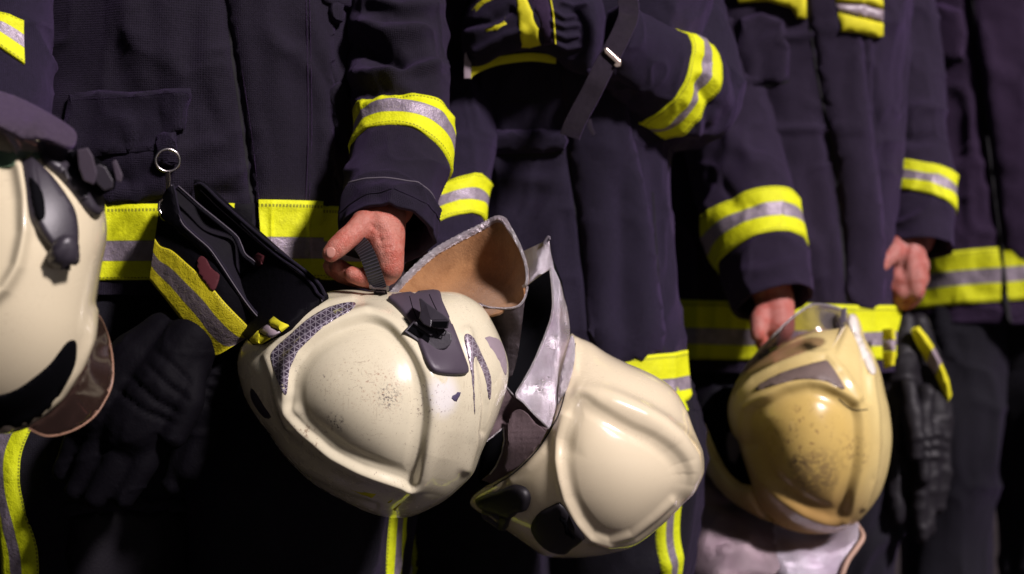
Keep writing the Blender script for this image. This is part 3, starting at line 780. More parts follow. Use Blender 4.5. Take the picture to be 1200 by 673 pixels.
patch('pocket_flap', [(84, 112), (162, 108), (222, 103), (219, 128), (216, 151), (208, 155), (206, 176), (178, 179), (130, 181), (86, 182)], s2, M['flap'], jk2, off=.0105, lift=.0075, edge=4, res=4, smooth=2, back=.004, bump=lambda q: .002 * noise3(np.concatenate([q / 25, q[:, :1] * 0], -1), 4))
ribbon('stitching', [(88, 117), (162, 113), (218, 108.5), (215.5, 128), (212, 149)], .9, RaySurf(BVHTree.FromObject(bpy.data.objects['pocket_flap'], bpy.context.evaluated_depsgraph_get())), M['coatC'], bpy.data.objects['pocket_flap'], off=.0006)
patch('ring_tab', [(187, 160), (206, 158), (207, 184), (203, 193), (191, 193), (186, 184)], s2, M['flap'], jk2, off=.0135, lift=.010, back=.005, edge=3, res=4, smooth=2)
ring_d = 1.655
c = P(196.5, 189, ring_d)
ang = np.linspace(0, 2 * PI, 20, endpoint=False)
patch('side_pocket_flap', [(385, 104), (410, 100), (414, 178), (403, 183), (392, 160), (386, 135)], s2, M['coatA'], jk2, off=.008, edge=3, res=5, smooth=2)
patch('chest_flap', [(376, -20), (412, -20), (411, 8), (398, 9), (376, 4)], s2, M['coatA'], jk2, off=.010, edge=3, res=5, smooth=2)
patch('chest_loop', [(384, 4), (400, 6), (399, 26), (392, 28), (384, 22)], s2, M['coatA'], jk2, off=.013, edge=2.5, res=4, smooth=2)
a2 = Tube(ROW2, ratio=.85, amp=.0055, scale=9, seed=21,
          folds=[([(424, 28), (452, 44), (500, 40)], 9, .015), ([(418, 58), (450, 66), (480, 84)], 12, -.021), ([(418, 90), (456, 88), (516, 78)], 7, .013), ([(420, 112), (450, 104), (484, 118)], 8, -.013), ([(430, 0), (470, 14), (512, 8)], 9, .011),
                 ([(430, 126), (470, 122), (520, 140)], 7, .005), ([(416, 225), (450, 222), (510, 250)], 8, .004), ([(488, 20), (506, 90), (512, 130)], 10, .007)])
sl2 = a2.build('sleeve', M['coatA'], p2, 220, 140, lip=1)
bands(a2, a2.u_at(470, 140), a2.u_at(467, 188), M['tape'], sl2, tilt=.0115, ph=-.15, off=.003)
for k, kk in ((.965, .0), (.915, 0)):
    V = np.linspace(-.6, PI + .6, 60); rod('stitching', a2.S(np.full_like(V, k), V, .0004), .0007, M['thread'] if k < .95 else M['coatA'], sl2, seg=6)
a2r = Tube(ROW2R, ratio=.85, amp=.005, scale=9, seed=22)
slr = a2r.build('sleeve', M['coatA'], p2, 120, 80, lip=1)
tr2, tt2 = trousers(232, d2, 0, 330, M['pants'], p2, sep=114, half=130, seed=31)
side_stripe(tt2[0], PI - .86, .21, M['stripe'], tr2, wav=.13); side_stripe(tt2[1], .50, .16, M['stripe'], tr2, wav=.05)
patch('knee_patch', [(84, 606), (150, 598), (228, 602), (230, 690), (226, 800), (90, 800), (80, 700)], RaySurf(tt2[0].bvh), M['knee'], tr2, off=.006, edge=5, res=9, smooth=2)
patch('knee_strap', [(80, 586), (160, 580), (228, 586), (229, 604), (160, 598), (82, 605)], RaySurf(tt2[0].bvh), M['pants'], tr2, off=.007, edge=4, res=6, smooth=2)
boots(236, d2, p2, 108)

# ---------- person whose forearm is folded across the chest
d3 = 2.02
ch = base_chains(664, d3 + .02, zsh=1.36, hip=.075)
ch.append(sleeve_arm(ROW3R) + arm_chain([(519, 335, 1.775, .03), (512, 372, 1.765, .02)]))
for k in range(4): ch.append(arm_chain([(508 + k * 5, 350, 1.765 + k * .012, .012), (500 + k * 4, 378, 1.745 + k * .012, .0105), (520 + k * 4, 392, 1.735 + k * .012, .010), (534, 386, 1.74 + k * .012, .009)]))
ch.append(arm_chain([(520, 338, 1.77, .014), (534, 352, 1.745, .0125), (540, 372, 1.738, .010)]))
ch.append(sleeve_arm(ROW3, .84))
p3, _ = person('firefighter in navy coat with one forearm folded across the chest over a dark glove', ch, .006, 5, M['skin2'], (op(668, 0, d3)[0], d3, 0))
F3 = [([(700, 130), (705, 260), (700, 400)], 18, .006), ([(560, 180), (600, 210), (660, 215)], 12, .006), ([(585, 240), (600, 320), (590, 400)], 16, .006), ([(745, 200), (756, 300), (752, 410)], 12, .007), ([(663, 150), (684, 280), (697, 420)], 6, -.010), ([(720, 200), (730, 320), (728, 420)], 10, -.005), ([(640, 230), (655, 330), (662, 410)], 13, .005)]
t3 = Tube([(660, -225, d3, 100), (662, -180, d3, 172), (662, -100, d3, 176), (660, 40, d3, 162), (656, 170, d3, 132), (658, 260, d3, 130), (660, 360, d3, 133), (662, 440, d3, 136), (663, 478, d3, 138)], ratio=.72, sq=.82, amp=.0075, scale=7, seed=5, folds=F3, stretch=(1.3, 1, .8))
jk3 = t3.build('jacket', M['coatB'], p3, 240, 220, lip=1); s3 = RaySurf(t3.bvh)
bands(t3, t3.u_y(420), t3.u_y(474), M['tape'], jk3, tilt=-.012, ph=0, nv=260)
patch('placket', [(661, 60), (668, 180), (683, 300), (697, 418), (775, 412), (772, 330), (760, 240), (740, 150), (720, 60)], s3, M['coatB'], jk3, off=.006, edge=3, res=8, smooth=3)
ribbon('seam', [(661, 60), (667, 180), (682, 300), (696, 418)], 3.2, s3, M['seam'], jk3, off=.001)
patch('pocket_flap', [(551, 153), (600, 152), (659, 153), (660, 177), (606, 180), (551, 178)], s3, M['coatB'], jk3, off=.010, edge=3, res=5, smooth=2)
ribbon('seam', [(552, 180), (606, 182), (660, 179)], 3, s3, M['seam'], jk3, off=.0015)
ribbon('seam', [(593, 154), (593, 178)], 3, RaySurf(BVHTree.FromObject(jk3.children[-2], bpy.context.evaluated_depsgraph_get())), M['seam'], jk3, off=.001)
ribbon('seam', [(580, 122), (606, 119), (632, 120)], 2.0, s3, M['seam'], jk3, off=.001)
ribbon('seam', [(765, 225), (772, 330), (778, 416)], 2.2, s3, M['seam'], jk3, off=.001)
block('zip_pull', [(761, 332), (767, 336), (772, 350), (764, 356), (759, 346)], RaySurf(BVHTree.FromObject(jk3, bpy.context.evaluated_depsgraph_get())), .004, M['plastic'], jk3)
a3r = Tube(ROW3R, ratio=.85, amp=.005, scale=9, seed=41)
sl3r = a3r.build('sleeve', M['coatB'], p3, 150, 110, lip=1)
bands(a3r, a3r.u_at(534, 236), a3r.u_at(526, 282), M['tape'], sl3r, tilt=-.055, ph=.15)
a3 = Tube(ROW3, ratio=.85, amp=.005, scale=9, seed=43,
          folds=[([(800, 40), (835, 70), (850, 130)], 10, .008), ([(790, 150), (815, 150), (845, 120)], 8, .007), ([(812, 90), (826, 120), (822, 160)], 7, -.008), ([(715, 95), (735, 105), (748, 120)], 6, -.006)])
sl3 = a3.build('sleeve', M['coatB'], p3, 220, 140, lip=1)
bands(a3, a3.u_at(788, 103), a3.u_at(767, 88), M['tape'], sl3, tilt=.012, ph=PI / 2 + .9, off=.003)
tr3, tt3 = trousers(648, d3, 0, 455, M['pants'], p3, sep=72, half=98, seed=51)
side_stripe(tt3[1], .88, .18, M['stripe'], tr3, wav=.12); side_stripe(tt3[0], PI - .3, .2, M['stripe'], tr3, wav=.06)
boots(664, d3, p3, 76)

# ---------- person holding the yellowed helmet
d4 = 2.42
ch = base_chains(925, d4 + .02, zsh=1.40)
ch.append(sleeve_arm(ROW4) + arm_chain([(908, 352, 2.185, .03), (912, 382, 2.16, .026)]))
for k in range(4): ch.append(arm_chain([(897 + k * 8, 380, 2.17 + k * .006, .0125), (893 + k * 8, 402, 2.155 + k * .006, .0115), (903 + k * 7, 416, 2.17, .0105), (914 + k * 5, 410, 2.19, .0095)]))
ch.append(arm_chain([(900, 358, 2.175, .017), (889, 375, 2.15, .0145), (888, 392, 2.14, .012)]))
ch.append(sleeve_arm(ROW4L) + arm_chain([(1074, 280, 2.375, .030)]))
ch += fist(FIST, lambda a, b, d, r: (1063 + (a - 446) * .82, 271 + (b - 236) * .92, 2.345 + (d - 1.545) * 1.05, r * 1.12))
ch += [arm_chain([(1071, 312, 2.345, .026), (1052, 326, 2.335, .019), (1044, 334, 2.335, .014)]), arm_chain([(1072, 326, 2.345, .024), (1056, 342, 2.335, .018)])]
p4, b4 = person('firefighter in lighter navy coat, one fist clenched above gloves, other hand behind clear visor', ch, .0035, 5, M['skin2'], (op(925, 0, d4)[0], d4, 0),
            [([(1066, 282), (1060, 300), (1056, 325)], 4, -.003), ([(1076, 300), (1072, 325)], 3, -.002), ([(1040, 306), (1046, 314)], 2, -.0015)])
F4 = [([(905, 60), (930, 180), (925, 330)], 16, .007), ([(960, 120), (985, 230), (1000, 340)], 10, -.010), ([(1000, 100), (1015, 220), (1020, 340)], 14, .007), ([(900, 170), (930, 230), (950, 330)], 12, .006), ([(870, 20), (885, 120), (905, 200)], 12, .006), ([(1018, 60), (1028, 150), (1030, 250)], 9, -.007)]
t4 = Tube([(915, -195, d4, 84), (912, -160, d4, 150), (912, -90, d4, 152), (914, 30, d4, 144), (910, 150, d4, 141), (905, 270, d4, 140), (903, 380, d4, 140), (903, 432, d4, 142)], ratio=.70, sq=.82, amp=.0075, scale=7, seed=6, folds=F4, stretch=(1.3, 1, .8))
jk4 = t4.build('jacket', M['coatC'], p4, 230, 200, lip=1); s4 = RaySurf(t4.bvh)
bands(t4, t4.u_y(353), t4.u_y(417), M['tape'], jk4, tilt=.004, ph=0, nv=240)
patch('placket', [(940, -60), (958, 80), (978, 180), (990, 290), (994, 352), (1036, 352), (1034, 240), (1018, 120), (996, -60)], s4, M['coatC'], jk4, off=.006, edge=3, res=8, smooth=3)
ribbon('seam', [(938, -60), (956, 80), (976, 180), (988, 290), (992, 352)], 4, s4, M['seam'], jk4, off=.001)
patch('chest_band', [(862, -14), (905, -12), (936, -8), (944, -2), (945, 22), (934, 22), (928, 10), (900, 2), (866, 4)], s4, M['yellow'], jk4, off=.011, lift=.006, edge=1.5, res=4, smooth=0)
cb = patch('chest_band', [(978, -12), (1006, -10), (1032, 0), (1033, 12), (1010, 5), (979, 4)], s4, M['yellow'], jk4, off=.011, lift=.006, edge=1.5, res=4, smooth=0)
patch('chest_band', [(979, 5), (1010, 6), (1033, 13), (1033, 26), (1010, 22), (980, 14)], s4, M['sticker'], jk4, off=.011, lift=.006, edge=1, res=4, smooth=0)
patch('chest_band', [(980, 15), (1010, 23), (1033, 27), (1033, 43), (1024, 44), (1004, 38), (984, 36)], s4, M['yellow'], jk4, off=.011, lift=.006, edge=1.5, res=4, smooth=0)
patch('pocket_flap', [(867, 22), (918, 24), (924, 92), (900, 98), (868, 98)], s4, M['coatC'], jk4, off=.0055, edge=3, res=6, smooth=2)
ribbon('seam', [(868, 101), (900, 101), (925, 95)], 3.5, s4, M['seam'], jk4, off=.0015)
a4 = Tube(ROW4, ratio=.85, amp=.006, scale=8, seed=61,
          folds=[([(850, 150), (880, 190), (905, 200)], 12, .007), ([(835, 200), (860, 240), (900, 250)], 9, -.007), ([(870, 320), (900, 318), (935, 306)], 8, .004)])
sl4 = a4.build('sleeve', M['coatC'], p4, 200, 130, lip=1)
bands(a4, a4.u_at(878, 250), a4.u_at(891, 300), M['tape'], sl4, tilt=-.004, ph=0, off=.003)
a4l = Tube(ROW4L, ratio=.85, amp=.005, scale=9, seed=62,
           folds=[([(1030, 120), (1060, 130), (1090, 122)], 9, .006), ([(1038, 160), (1070, 165), (1100, 160)], 8, -.007)])
sl4l = a4l.build('sleeve', M['coatC'], p4, 180, 110, lip=1)
bands(a4l, a4l.u_at(1071, 200), a4l.u_at(1076, 238), M['tape'], sl4l, tilt=.034, ph=.1)
tr4, tt4 = trousers(915, d4, 0, 420, M['pants'], p4, sep=60, half=76, seed=71)
boots(915, d4, p4, 66)

# ---------- farthest person
d5 = 2.95
ch = base_chains(1172, d5 + .02, zsh=1.44)
ch.append(sleeve_arm(ROW5R) + arm_chain([(1068, 310, 2.93, .03), (1068, 335, 2.93, .018)]))
ch.append(sleeve_arm(ROW5L) + arm_chain([(1236, 270, 2.89, .03), (1234, 300, 2.88, .018)]))
p5, _ = person('farthest firefighter, purple-lit navy coat with hem band split at the front opening', ch, .008, 4, M['skin2'], (op(1172, 0, d5)[0], d5, 0))
F5 = [([(1132, -20), (1152, 150), (1176, 300)], 6, -.012), ([(1090, 90), (1105, 200), (1110, 285)], 14, .008), ([(1150, 40), (1160, 100), (1170, 160)], 10, .006)]
t5 = Tube([(1168, -175, d5, 70), (1168, -145, d5, 122), (1168, -80, d5, 124), (1168, 20, d5, 118), (1166, 150, d5, 112), (1164, 280, d5, 110), (1163, 378, d5, 113)], ratio=.70, sq=.82, amp=.006, scale=7, seed=8, folds=F5, stretch=(1.3, 1, .8))
jk5 = t5.build('jacket', M['coatD'], p5, 200, 180, lip=1); s5 = RaySurf(t5.bvh)
bands(t5, t5.u_y(293), t5.u_y(354), M['tape'], jk5, tilt=-.022, ph=0, nv=220)
patch('placket', [(1134, -60), (1146, 60), (1160, 160), (1176, 292), (1222, 292), (1212, 160), (1200, -60)], s5, M['coatD'], jk5, off=.005, edge=3, res=9, smooth=2)
patch('front_opening_shade', [(1130, -60), (1141, 60), (1155, 160), (1170, 280), (1173, 352), (1178, 380), (1186, 380), (1181, 340), (1176, 292), (1160, 160), (1146, 60), (1134, -60)], s5, M['seam'], jk5, off=.008, edge=1.5, res=6, smooth=0)  # dark strip drawn for the shaded gap between the coat fronts
patch('pocket_flap', [(1076, 10), (1128, 12), (1129, 68), (1102, 71), (1077, 70)], s5, M['coatD'], jk5, off=.009, edge=3, res=7, smooth=2)
ribbon('seam', [(1076, 73), (1102, 74), (1129, 71)], 4, s5, M['seam'], jk5, off=.0015)
for rows, sd in ((ROW5R, 81), (ROW5L, 82)):
    q = Tube(rows, ratio=.85, amp=.005, scale=9, seed=sd); o = q.build('sleeve', M['coatD'], p5, 110, 80, lip=1)
    bands(q, .72, .86, M['tape'], o)
tr5, tt5 = trousers(1166, d5, 0, 368, M['pants'], p5, sep=50, half=68, seed=91)
boots(1166, d5, p5, 56)

# ---------- nearest person, only a sleeve in view
d1 = 1.36
ch = base_chains(-300, d1 + .05)
ch.append(sleeve_arm(ROW1) + arm_chain([(-12, 185, 1.31, .031), (-26, 225, 1.29, .03)]))
for k in range(4): ch.append(arm_chain([(-18 - k * 9, 225, 1.27 + k * .004, .0125), (-20 - k * 9, 255, 1.255, .0115), (-34 - k * 7, 268, 1.27, .0105), (-46, 262, 1.285, .0095)]))
ch.append(arm_chain([(-10, 196, 1.29, .018), (-8, 222, 1.265, .0145), (-14, 242, 1.255, .012)]))
ch.append(sleeve_arm(ROW1O) + arm_chain([(-556, 270, 1.36, .028), (-556, 350, 1.34, .026)]))
p1, _ = person('nearest firefighter, little more than a banded sleeve above the blurred left helmet', ch, .008, 4, M['skin2'], (op(-300, 0, d1)[0], d1, 0))
t1 = Tube([(-300, -440, d1 + .03, 150), (-300, -400, d1 + .03, 270), (-300, -250, d1 + .03, 275), (-300, 0, d1 + .03, 245), (-300, 330, d1 + .03, 230), (-300, 380, d1 + .03, 236)], ratio=.6, sq=.82, amp=.006, scale=7, seed=9)
jk1 = t1.build('jacket', M['coatB'], p1, 120, 120, lip=1); bands(t1, t1.u_y(290), t1.u_y(372), M['tape'], jk1)
a1 = Tube(ROW1, ratio=.85, amp=.005, scale=9, seed=15)
sl1 = a1.build('sleeve', M['coatB'], p1, 160, 110, lip=1)
bands(a1, a1.u_at(0, 44), a1.u_at(0, 86), M['tape'], sl1, tilt=.085, ph=0.0, v0=PI * .36, v1=PI * 1.7)
a1o = Tube(ROW1O, ratio=.85, amp=.005, scale=9, seed=16)
a1o.build('sleeve', M['coatB'], p1, 90, 60, lip=1)
trousers(-300, d1 + .03, 0, 360, M['pants'], p1, sep=130, half=140, seed=95)
boots(-300, d1 + .03, p1, 130)

# ------------------------------------------------------------------ helmets
GH = 'fire helmets carried in the row'
def helmet(px, py, d, label): return empty('fire_helmet', op(px, py, d), label, 'helmet', GH)
def objsurf(o):
    """ray surface of a finished world-space mesh"""
    me = o.data; return RaySurf(BVHTree.FromPolygons([v.co for v in me.vertices], [tuple(p.vertices) for p in me.polygons]))

# ---- helmet in focus
h2 = helmet(440, 475, 1.56, 'scuffed cream helmet hanging dome outwards from a bare hand by its ribbed strap')
W = lambda px, py: op(px, py, 1.428)
M['shellA'] = shellpaint('cream_shell', (.735, .68, .485), .45, .6, stains_and_glare=(  # first entry paints a white glossy reflection, the others are grime
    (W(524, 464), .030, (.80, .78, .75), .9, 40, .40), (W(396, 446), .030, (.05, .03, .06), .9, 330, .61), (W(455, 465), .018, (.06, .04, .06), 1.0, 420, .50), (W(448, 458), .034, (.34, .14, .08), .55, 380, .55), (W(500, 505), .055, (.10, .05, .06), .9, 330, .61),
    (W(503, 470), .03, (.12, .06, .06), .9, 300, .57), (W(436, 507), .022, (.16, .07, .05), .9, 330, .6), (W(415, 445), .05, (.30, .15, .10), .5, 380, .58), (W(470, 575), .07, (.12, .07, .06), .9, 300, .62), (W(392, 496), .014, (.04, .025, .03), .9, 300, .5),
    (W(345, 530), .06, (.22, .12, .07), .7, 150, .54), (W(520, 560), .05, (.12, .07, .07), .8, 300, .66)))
out2 = [(383, 343), (410, 340), (440, 342), (475, 343), (513, 342), (535, 343), (552, 350), (566, 361), (577, 378), (588, 402), (595, 425), (594, 450), (585, 480), (575, 505), (563, 530), (553, 555), (536, 573), (516, 589), (484, 604), (459, 606), (438, 602), (411, 591), (370, 569), (347, 549), (330, 530), (316, 508), (303, 492), (291, 473), (282, 450), (278, 425), (284, 405), (300, 388), (320, 375), (345, 358)]
pat2 = [(347, 478), (346, 460), (348, 439), (355, 425), (370, 407), (395, 391), (421, 382), (437, 381), (452, 387), (464, 398), (479, 418), (488, 439), (492, 457), (494, 483), (491, 510), (487, 537), (481, 561), (470, 557), (441, 547), (423, 540), (395, 525), (377, 510), (359, 495)]
sh2 = Shell(out2, (438, 480), 1.56, .135, .03, apex=(4, 4),
            steps=[(pat2, 6.5, 8, 13, .0085, .14, .007)],
            ridges=[([(516, 440), (518, 470), (515, 500), (508, 530), (499, 555), (494, 575)], 22, [.0085, .0085, .008, .0065, .003, 0]), ([(347, 480), (359, 497), (377, 513), (395, 528), (423, 543), (441, 551), (470, 561), (480, 566)], 6.5, .0035),
                    ([(343, 497), (336, 478), (326, 455), (317, 430), (313, 418), (322, 402), (340, 384), (362, 368), (385, 356), (412, 351)], 5, .0022),
                    ([(348, 480), (340, 455), (343, 430), (353, 410), (372, 394), (398, 378), (428, 369)], 7, .002),
                    ([(546, 390), (553, 420), (557, 450), (558, 483), (553, 520), (545, 548)], 7, .004),
                    ([(558, 425), (563, 450), (566, 475), (563, 505)], 5, -.003),
                    ([(320, 530), (350, 556), (400, 580), (440, 592)], 5, -.002)], nphi=150, nth=420)
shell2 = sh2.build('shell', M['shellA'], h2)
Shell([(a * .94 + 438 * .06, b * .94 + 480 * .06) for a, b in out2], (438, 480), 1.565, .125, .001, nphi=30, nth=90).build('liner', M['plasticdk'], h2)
patch('reflective_sticker', [(317, 417), (323, 407), (341, 391), (359, 375), (380, 362), (398, 356), (411, 354), (417, 356), (411, 364), (395, 373), (377, 385), (363, 398), (350, 411), (345, 421), (339, 435), (336, 462), (331, 459), (325, 446), (320, 431)], sh2.surf, M['prism'], shell2, off=.0007, edge=1, res=4, uvs=1.0, smooth=3)
patch('reflective_sticker', [(544, 394), (548, 391), (556, 397), (565, 416), (573, 434), (576, 448), (575, 467), (572, 466), (569, 446), (564, 431), (557, 418), (555, 428), (556, 444), (557, 482), (555.5, 482), (553, 448), (549, 422), (545, 404)], sh2.surf, M['prism2'], shell2, off=.0007, edge=.8, res=3, smooth=2)
patch('side_sticker', [(568, 396), (581, 396), (588, 402), (592, 414), (594, 428), (593, 440), (590, 436), (583, 420)], sh2.surf, M['sticker'], shell2, off=.0006, edge=1, res=3, smooth=2)
patch('paint_chip', [(530, 464), (534, 462), (536, 459.5), (540, 460), (539, 464), (537, 467), (535, 471), (532, 470), (529, 467)], sh2.surf, plain('chip_purple', (.07, .055, .11), .6), shell2, off=.0006, edge=.5, res=2, smooth=0)
patch('side_vent', [(294, 455), (301, 462), (310, 477), (318, 489), (310, 490), (300, 478), (294, 466)], sh2.surf, M['plastic'], shell2, off=.001, edge=1.5, res=4, smooth=2)
patch('yellow_reflection', [(428, 577), (441, 579), (436, 584), (424, 580), (411, 574)], sh2.surf, M['yellow'], shell2, off=.0005, edge=.6, res=3, smooth=0)  # yellow patches paint reflections of the yellow bands on the dome
patch('yellow_reflection', [(455, 588), (461, 585), (458, 589), (454, 590)], sh2.surf, M['yellow'], shell2, off=.0005, edge=.4, res=2, smooth=0)
patch('yellow_reflection', [(460, 597), (469, 590), (470, 591), (463, 599)], sh2.surf, M['yellow'], shell2, off=.0005, edge=.4, res=2, smooth=0)
plate = patch('front_plate', [(454, 352), (464, 347), (490, 344), (514, 343), (519, 356), (530, 382), (537, 400), (544, 420), (548, 432), (545, 439), (526, 440), (508, 437), (499, 426), (492, 409), (483, 386), (473, 371), (462, 359)], sh2.surf, M['rubber'], h2, off=.0055, edge=3, res=4, smooth=3)
ps = objsurf(plate)
ribbon('plate_groove', [(480, 347), (484, 362), (489, 374)], 1.5, ps, M['plasticdk'], plate, off=.0006, n=20)
ribbon('plate_groove', [(503, 345), (508, 356), (512, 364)], 1.5, ps, M['plasticdk'], plate, off=.0006, n=20)
# lamp clip: foot disc, open clip box, wedge with a square mouth
dp = float(ps(np.array([(505, 390)]))[0][1])
cl = block('lamp_clip', [(472.5, 388.5), (480, 381), (486, 375), (500, 378), (518, 384), (529, 391), (529.5, 399), (527, 405), (522, 409), (514, 410.5), (503, 408), (490, 401)], [(472, 388, dp - 0.0130), (529, 398, dp - 0.0074), (486, 375, dp - 0.0074), (512, 410, dp - 0.0112)], .012, M['plastic'], h2, bevel=.0012)
e_ = dp - 0.0130
block('clip_wedge', [(491, 350), (494, 349.5), (500, 355), (511, 363), (521, 370), (527, 375), (506, 375.5), (505, 384), (496, 380), (491, 373), (493, 364)], [(491, 350, dp - 0.0087), (527, 375, dp - 0.0223), (505, 380, dp - 0.0229), (491, 372, dp - 0.0149)], .024, M['plastic'], cl, bevel=.001)
block('clip_mouth', [(505.5, 375.5), (527, 375.5), (525, 385), (515, 386), (506, 384)], [(505, 375, dp - 0.0211), (527, 375, dp - 0.0211), (515, 386, dp - 0.0186)], .012, M['plastic'], cl, bevel=.0008)
block('clip_recess', [(507.5, 377), (525, 377), (523.5, 383.5), (508, 383.5)], [(505, 375, dp - 0.0218), (527, 375, dp - 0.0218), (515, 386, dp - 0.0193)], .004, M['plasticdk'], cl, bevel=0)
block('clip_slot', [(478, 386.5), (482, 382), (504, 397), (502, 402), (497, 399)], [(478, 386, dp - 0.0131), (504, 398, dp - 0.0119), (482, 382, dp - 0.0127)], .004, M['plasticdk'], cl, bevel=0)
block('clip_rib', [(484, 379), (487, 377), (509, 391), (505, 394)], [(484, 379, dp - 0.0133), (509, 391, dp - 0.0121), (487, 377, dp - 0.0127)], .006, M['plastic'], cl, bevel=.0008)
rod('clip_latch', P([511, 513, 521, 523], [388, 392.5, 393, 388], [dp - 0.0121] * 4), .0006, M['plasticdk'], cl, seg=6)
# strap through the hand
st = strap('chin_strap', P([413, 417, 423, 431, 438, 444], [300, 286, 287, 300, 320, 338], [1.575, 1.535, 1.512, 1.502, 1.503, 1.520]), .0172, .0026, M['strap'], h2, n=70)
bd = 1.505
bk = block('strap_buckle', [(432, 333.5), (435, 334), (437.5, 337), (451, 337.5), (453.5, 334.5), (456, 335), (456, 340), (453.5, 342), (457, 354), (441, 352), (437, 341), (433, 338)], [(432, 334, bd), (457, 354, bd + .042), (441, 352, bd + .042), (456, 335, bd)], .005, M['grip'], h2, bevel=.0008)
block('buckle_bar', [(440.5, 341), (451.5, 341.5), (454, 353), (443.5, 352)], [(440, 341, bd + .0145), (454, 353, bd + .037), (452, 341, bd + .0145), (443, 352, bd + .037), (446, 341, bd + .0145)], .003, M['grip'], bk, bevel=.0005)
l = np.array([(440, 340.3), (452, 340.8), (454.6, 352)]); l = np.concatenate([np.linspace(a, b, 6) for a, b in zip(l[:-1], l[1:])])
rod('buckle_slot', P(l[:, 0], l[:, 1], bd + .0115 + (l[:, 1] - 340) * .0020), .0007, M['plasticdk'], bk, seg=6)
block('strap_keeper', [(459, 344), (463, 344), (464.5, 348), (461, 352), (457.5, 350)], [(459, 344, bd + .02), (463, 344, bd + .02), (461, 352, bd + .02)], .005, M['grip'], bk, bevel=.001)
# neck curtain: tan felt inside, aluminised outside, beaded binding
edge2 = [(460, 345), (478, 324), (505, 299), (531, 283), (567, 265), (581, 257.5), (590, 258.5), (596, 267), (604, 280), (612, 297), (617, 315), (617.5, 331), (613, 336)]
df2 = depthfield([(460, 345, 1.60), (505, 299, 1.635), (540, 280, 1.65), (583, 258, 1.645), (604, 280, 1.605), (617, 315, 1.572), (613, 336, 1.562), (610, 358, 1.560), (585, 361, 1.572), (540, 345, 1.628), (560, 310, 1.66), (520, 330, 1.645), (590, 300, 1.63), (480, 350, 1.60), (600, 335, 1.60)])
nc = patch('neck_curtain', [(458, 356)] + edge2 + [(614, 347), (608, 357), (596, 361), (575, 370), (520, 372), (480, 366)], DepthSurf(df2), M['tan'], h2, off=.0005, edge=1.5, res=4.5, smooth=3, back=-.003, solid=True)
ed = smooth_open(edge2, 160); hb = P(ed[:, 0], ed[:, 1], df2(ed) - .001)
tr = np.interp(np.linspace(0, 1, 160), [0, .45, .62, .75, 1], [.0042, .0042, .0030, .0020, .0016])
bead = 1 + .11 * np.sin(np.arange(160) * 2.4) * (np.linspace(0, 1, 160) < .6)
rod('curtain_binding', hb, list(tr * bead), M['alutrim'], nc, seg=8, flat=.7)
of2 = depthfield([(563, 360, 1.590), (585, 361, 1.570), (608, 358, 1.556), (618, 335, 1.565), (622, 400, 1.575), (600, 440, 1.59), (596, 400, 1.575), (580, 380, 1.585), (612, 380, 1.560)])
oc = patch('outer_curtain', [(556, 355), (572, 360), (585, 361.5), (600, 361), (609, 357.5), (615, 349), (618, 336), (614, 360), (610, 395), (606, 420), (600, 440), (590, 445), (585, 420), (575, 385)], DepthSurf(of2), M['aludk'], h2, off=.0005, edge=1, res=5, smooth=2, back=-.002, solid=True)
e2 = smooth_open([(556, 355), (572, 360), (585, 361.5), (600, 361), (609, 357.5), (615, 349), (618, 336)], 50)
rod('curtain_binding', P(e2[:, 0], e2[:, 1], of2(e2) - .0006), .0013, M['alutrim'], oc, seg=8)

# ---- helmet next to it, seen from the flank
h3 = helmet(690, 530, 1.68, 'glossy cream helmet seen from its flank, silver neck curtain folded up towards the left')
M['shellB'] = shellpaint('ivory_shell', (.77, .675, .465), .2, .2, rough=.16)
out3 = [(669, 391), (676, 395), (693, 402), (711, 414), (733, 425), (754, 434), (772, 443), (791, 458), (804, 479), (811, 498), (818, 520), (821, 542), (819, 560), (812, 576), (798, 591), (785, 605), (768, 620), (742, 640), (718, 648), (700, 652), (672, 654), (640, 652), (618, 639), (595, 623), (570, 606), (553, 594), (552, 585), (560, 576), (578, 563), (600, 543), (620, 510), (636, 475), (651, 435), (661, 405)]
pat3 = [(681, 470), (700, 482), (733, 501), (760, 514), (780, 528), (793, 542), (800, 557), (800, 571), (794, 584), (780, 598), (765, 612), (740, 629), (715, 633), (696, 625), (681, 608), (668, 585), (662, 560), (660, 540), (663, 515), (670, 490)]
sh3 = Shell(out3, (690, 538), 1.70, .125, .11, apex=(0, 0),
            steps=[(pat3, 7, 5, 10, .0025, .10, .006)],
            ridges=[([(683, 460), (700, 466), (724, 476), (747, 487), (770, 500), (790, 516), (806, 534), (812, 552), (811, 568)], 15, [.006, .013, .016, .015, .010, .003]),
                    ([(664, 490), (656, 515), (655, 540), (658, 562), (664, 584), (677, 610), (692, 628), (713, 635), (740, 626), (766, 606), (786, 588)], 6, .004),
                    ([(675, 400), (672, 430), (664, 470), (650, 505), (634, 530), (618, 548), (600, 564)], 5, .003)], nphi=130, nth=380)
shell3 = sh3.build('shell', M['shellB'], h3)
kn = patch('visor_knob', [(561, 584), (575, 578), (590, 573), (600, 568.5), (608, 568), (617, 572), (622, 581), (621, 590), (617, 598), (608, 600), (601, 606), (590, 603), (575, 598), (563, 592)], sh3.surf, M['plasticmat'], h3, off=.010, edge=5, res=4, smooth=3)
rg = smooth_closed([(569, 600), (580, 603), (588, 612), (584, 621), (575, 619), (568, 610)], 4); rgp = sh3.surf(rg) + nrm(CAM - sh3.surf(rg)) * .006
rod('knob_ring', rgp[::3], .0045, M['plastic'], kn, seg=8, closed=True)
patch('knob_foot', [(588, 603), (600, 602), (597, 612), (595, 619), (586, 624), (584, 616)], sh3.surf, M['plasticmat'], kn, off=.007, edge=3, res=4, smooth=2)
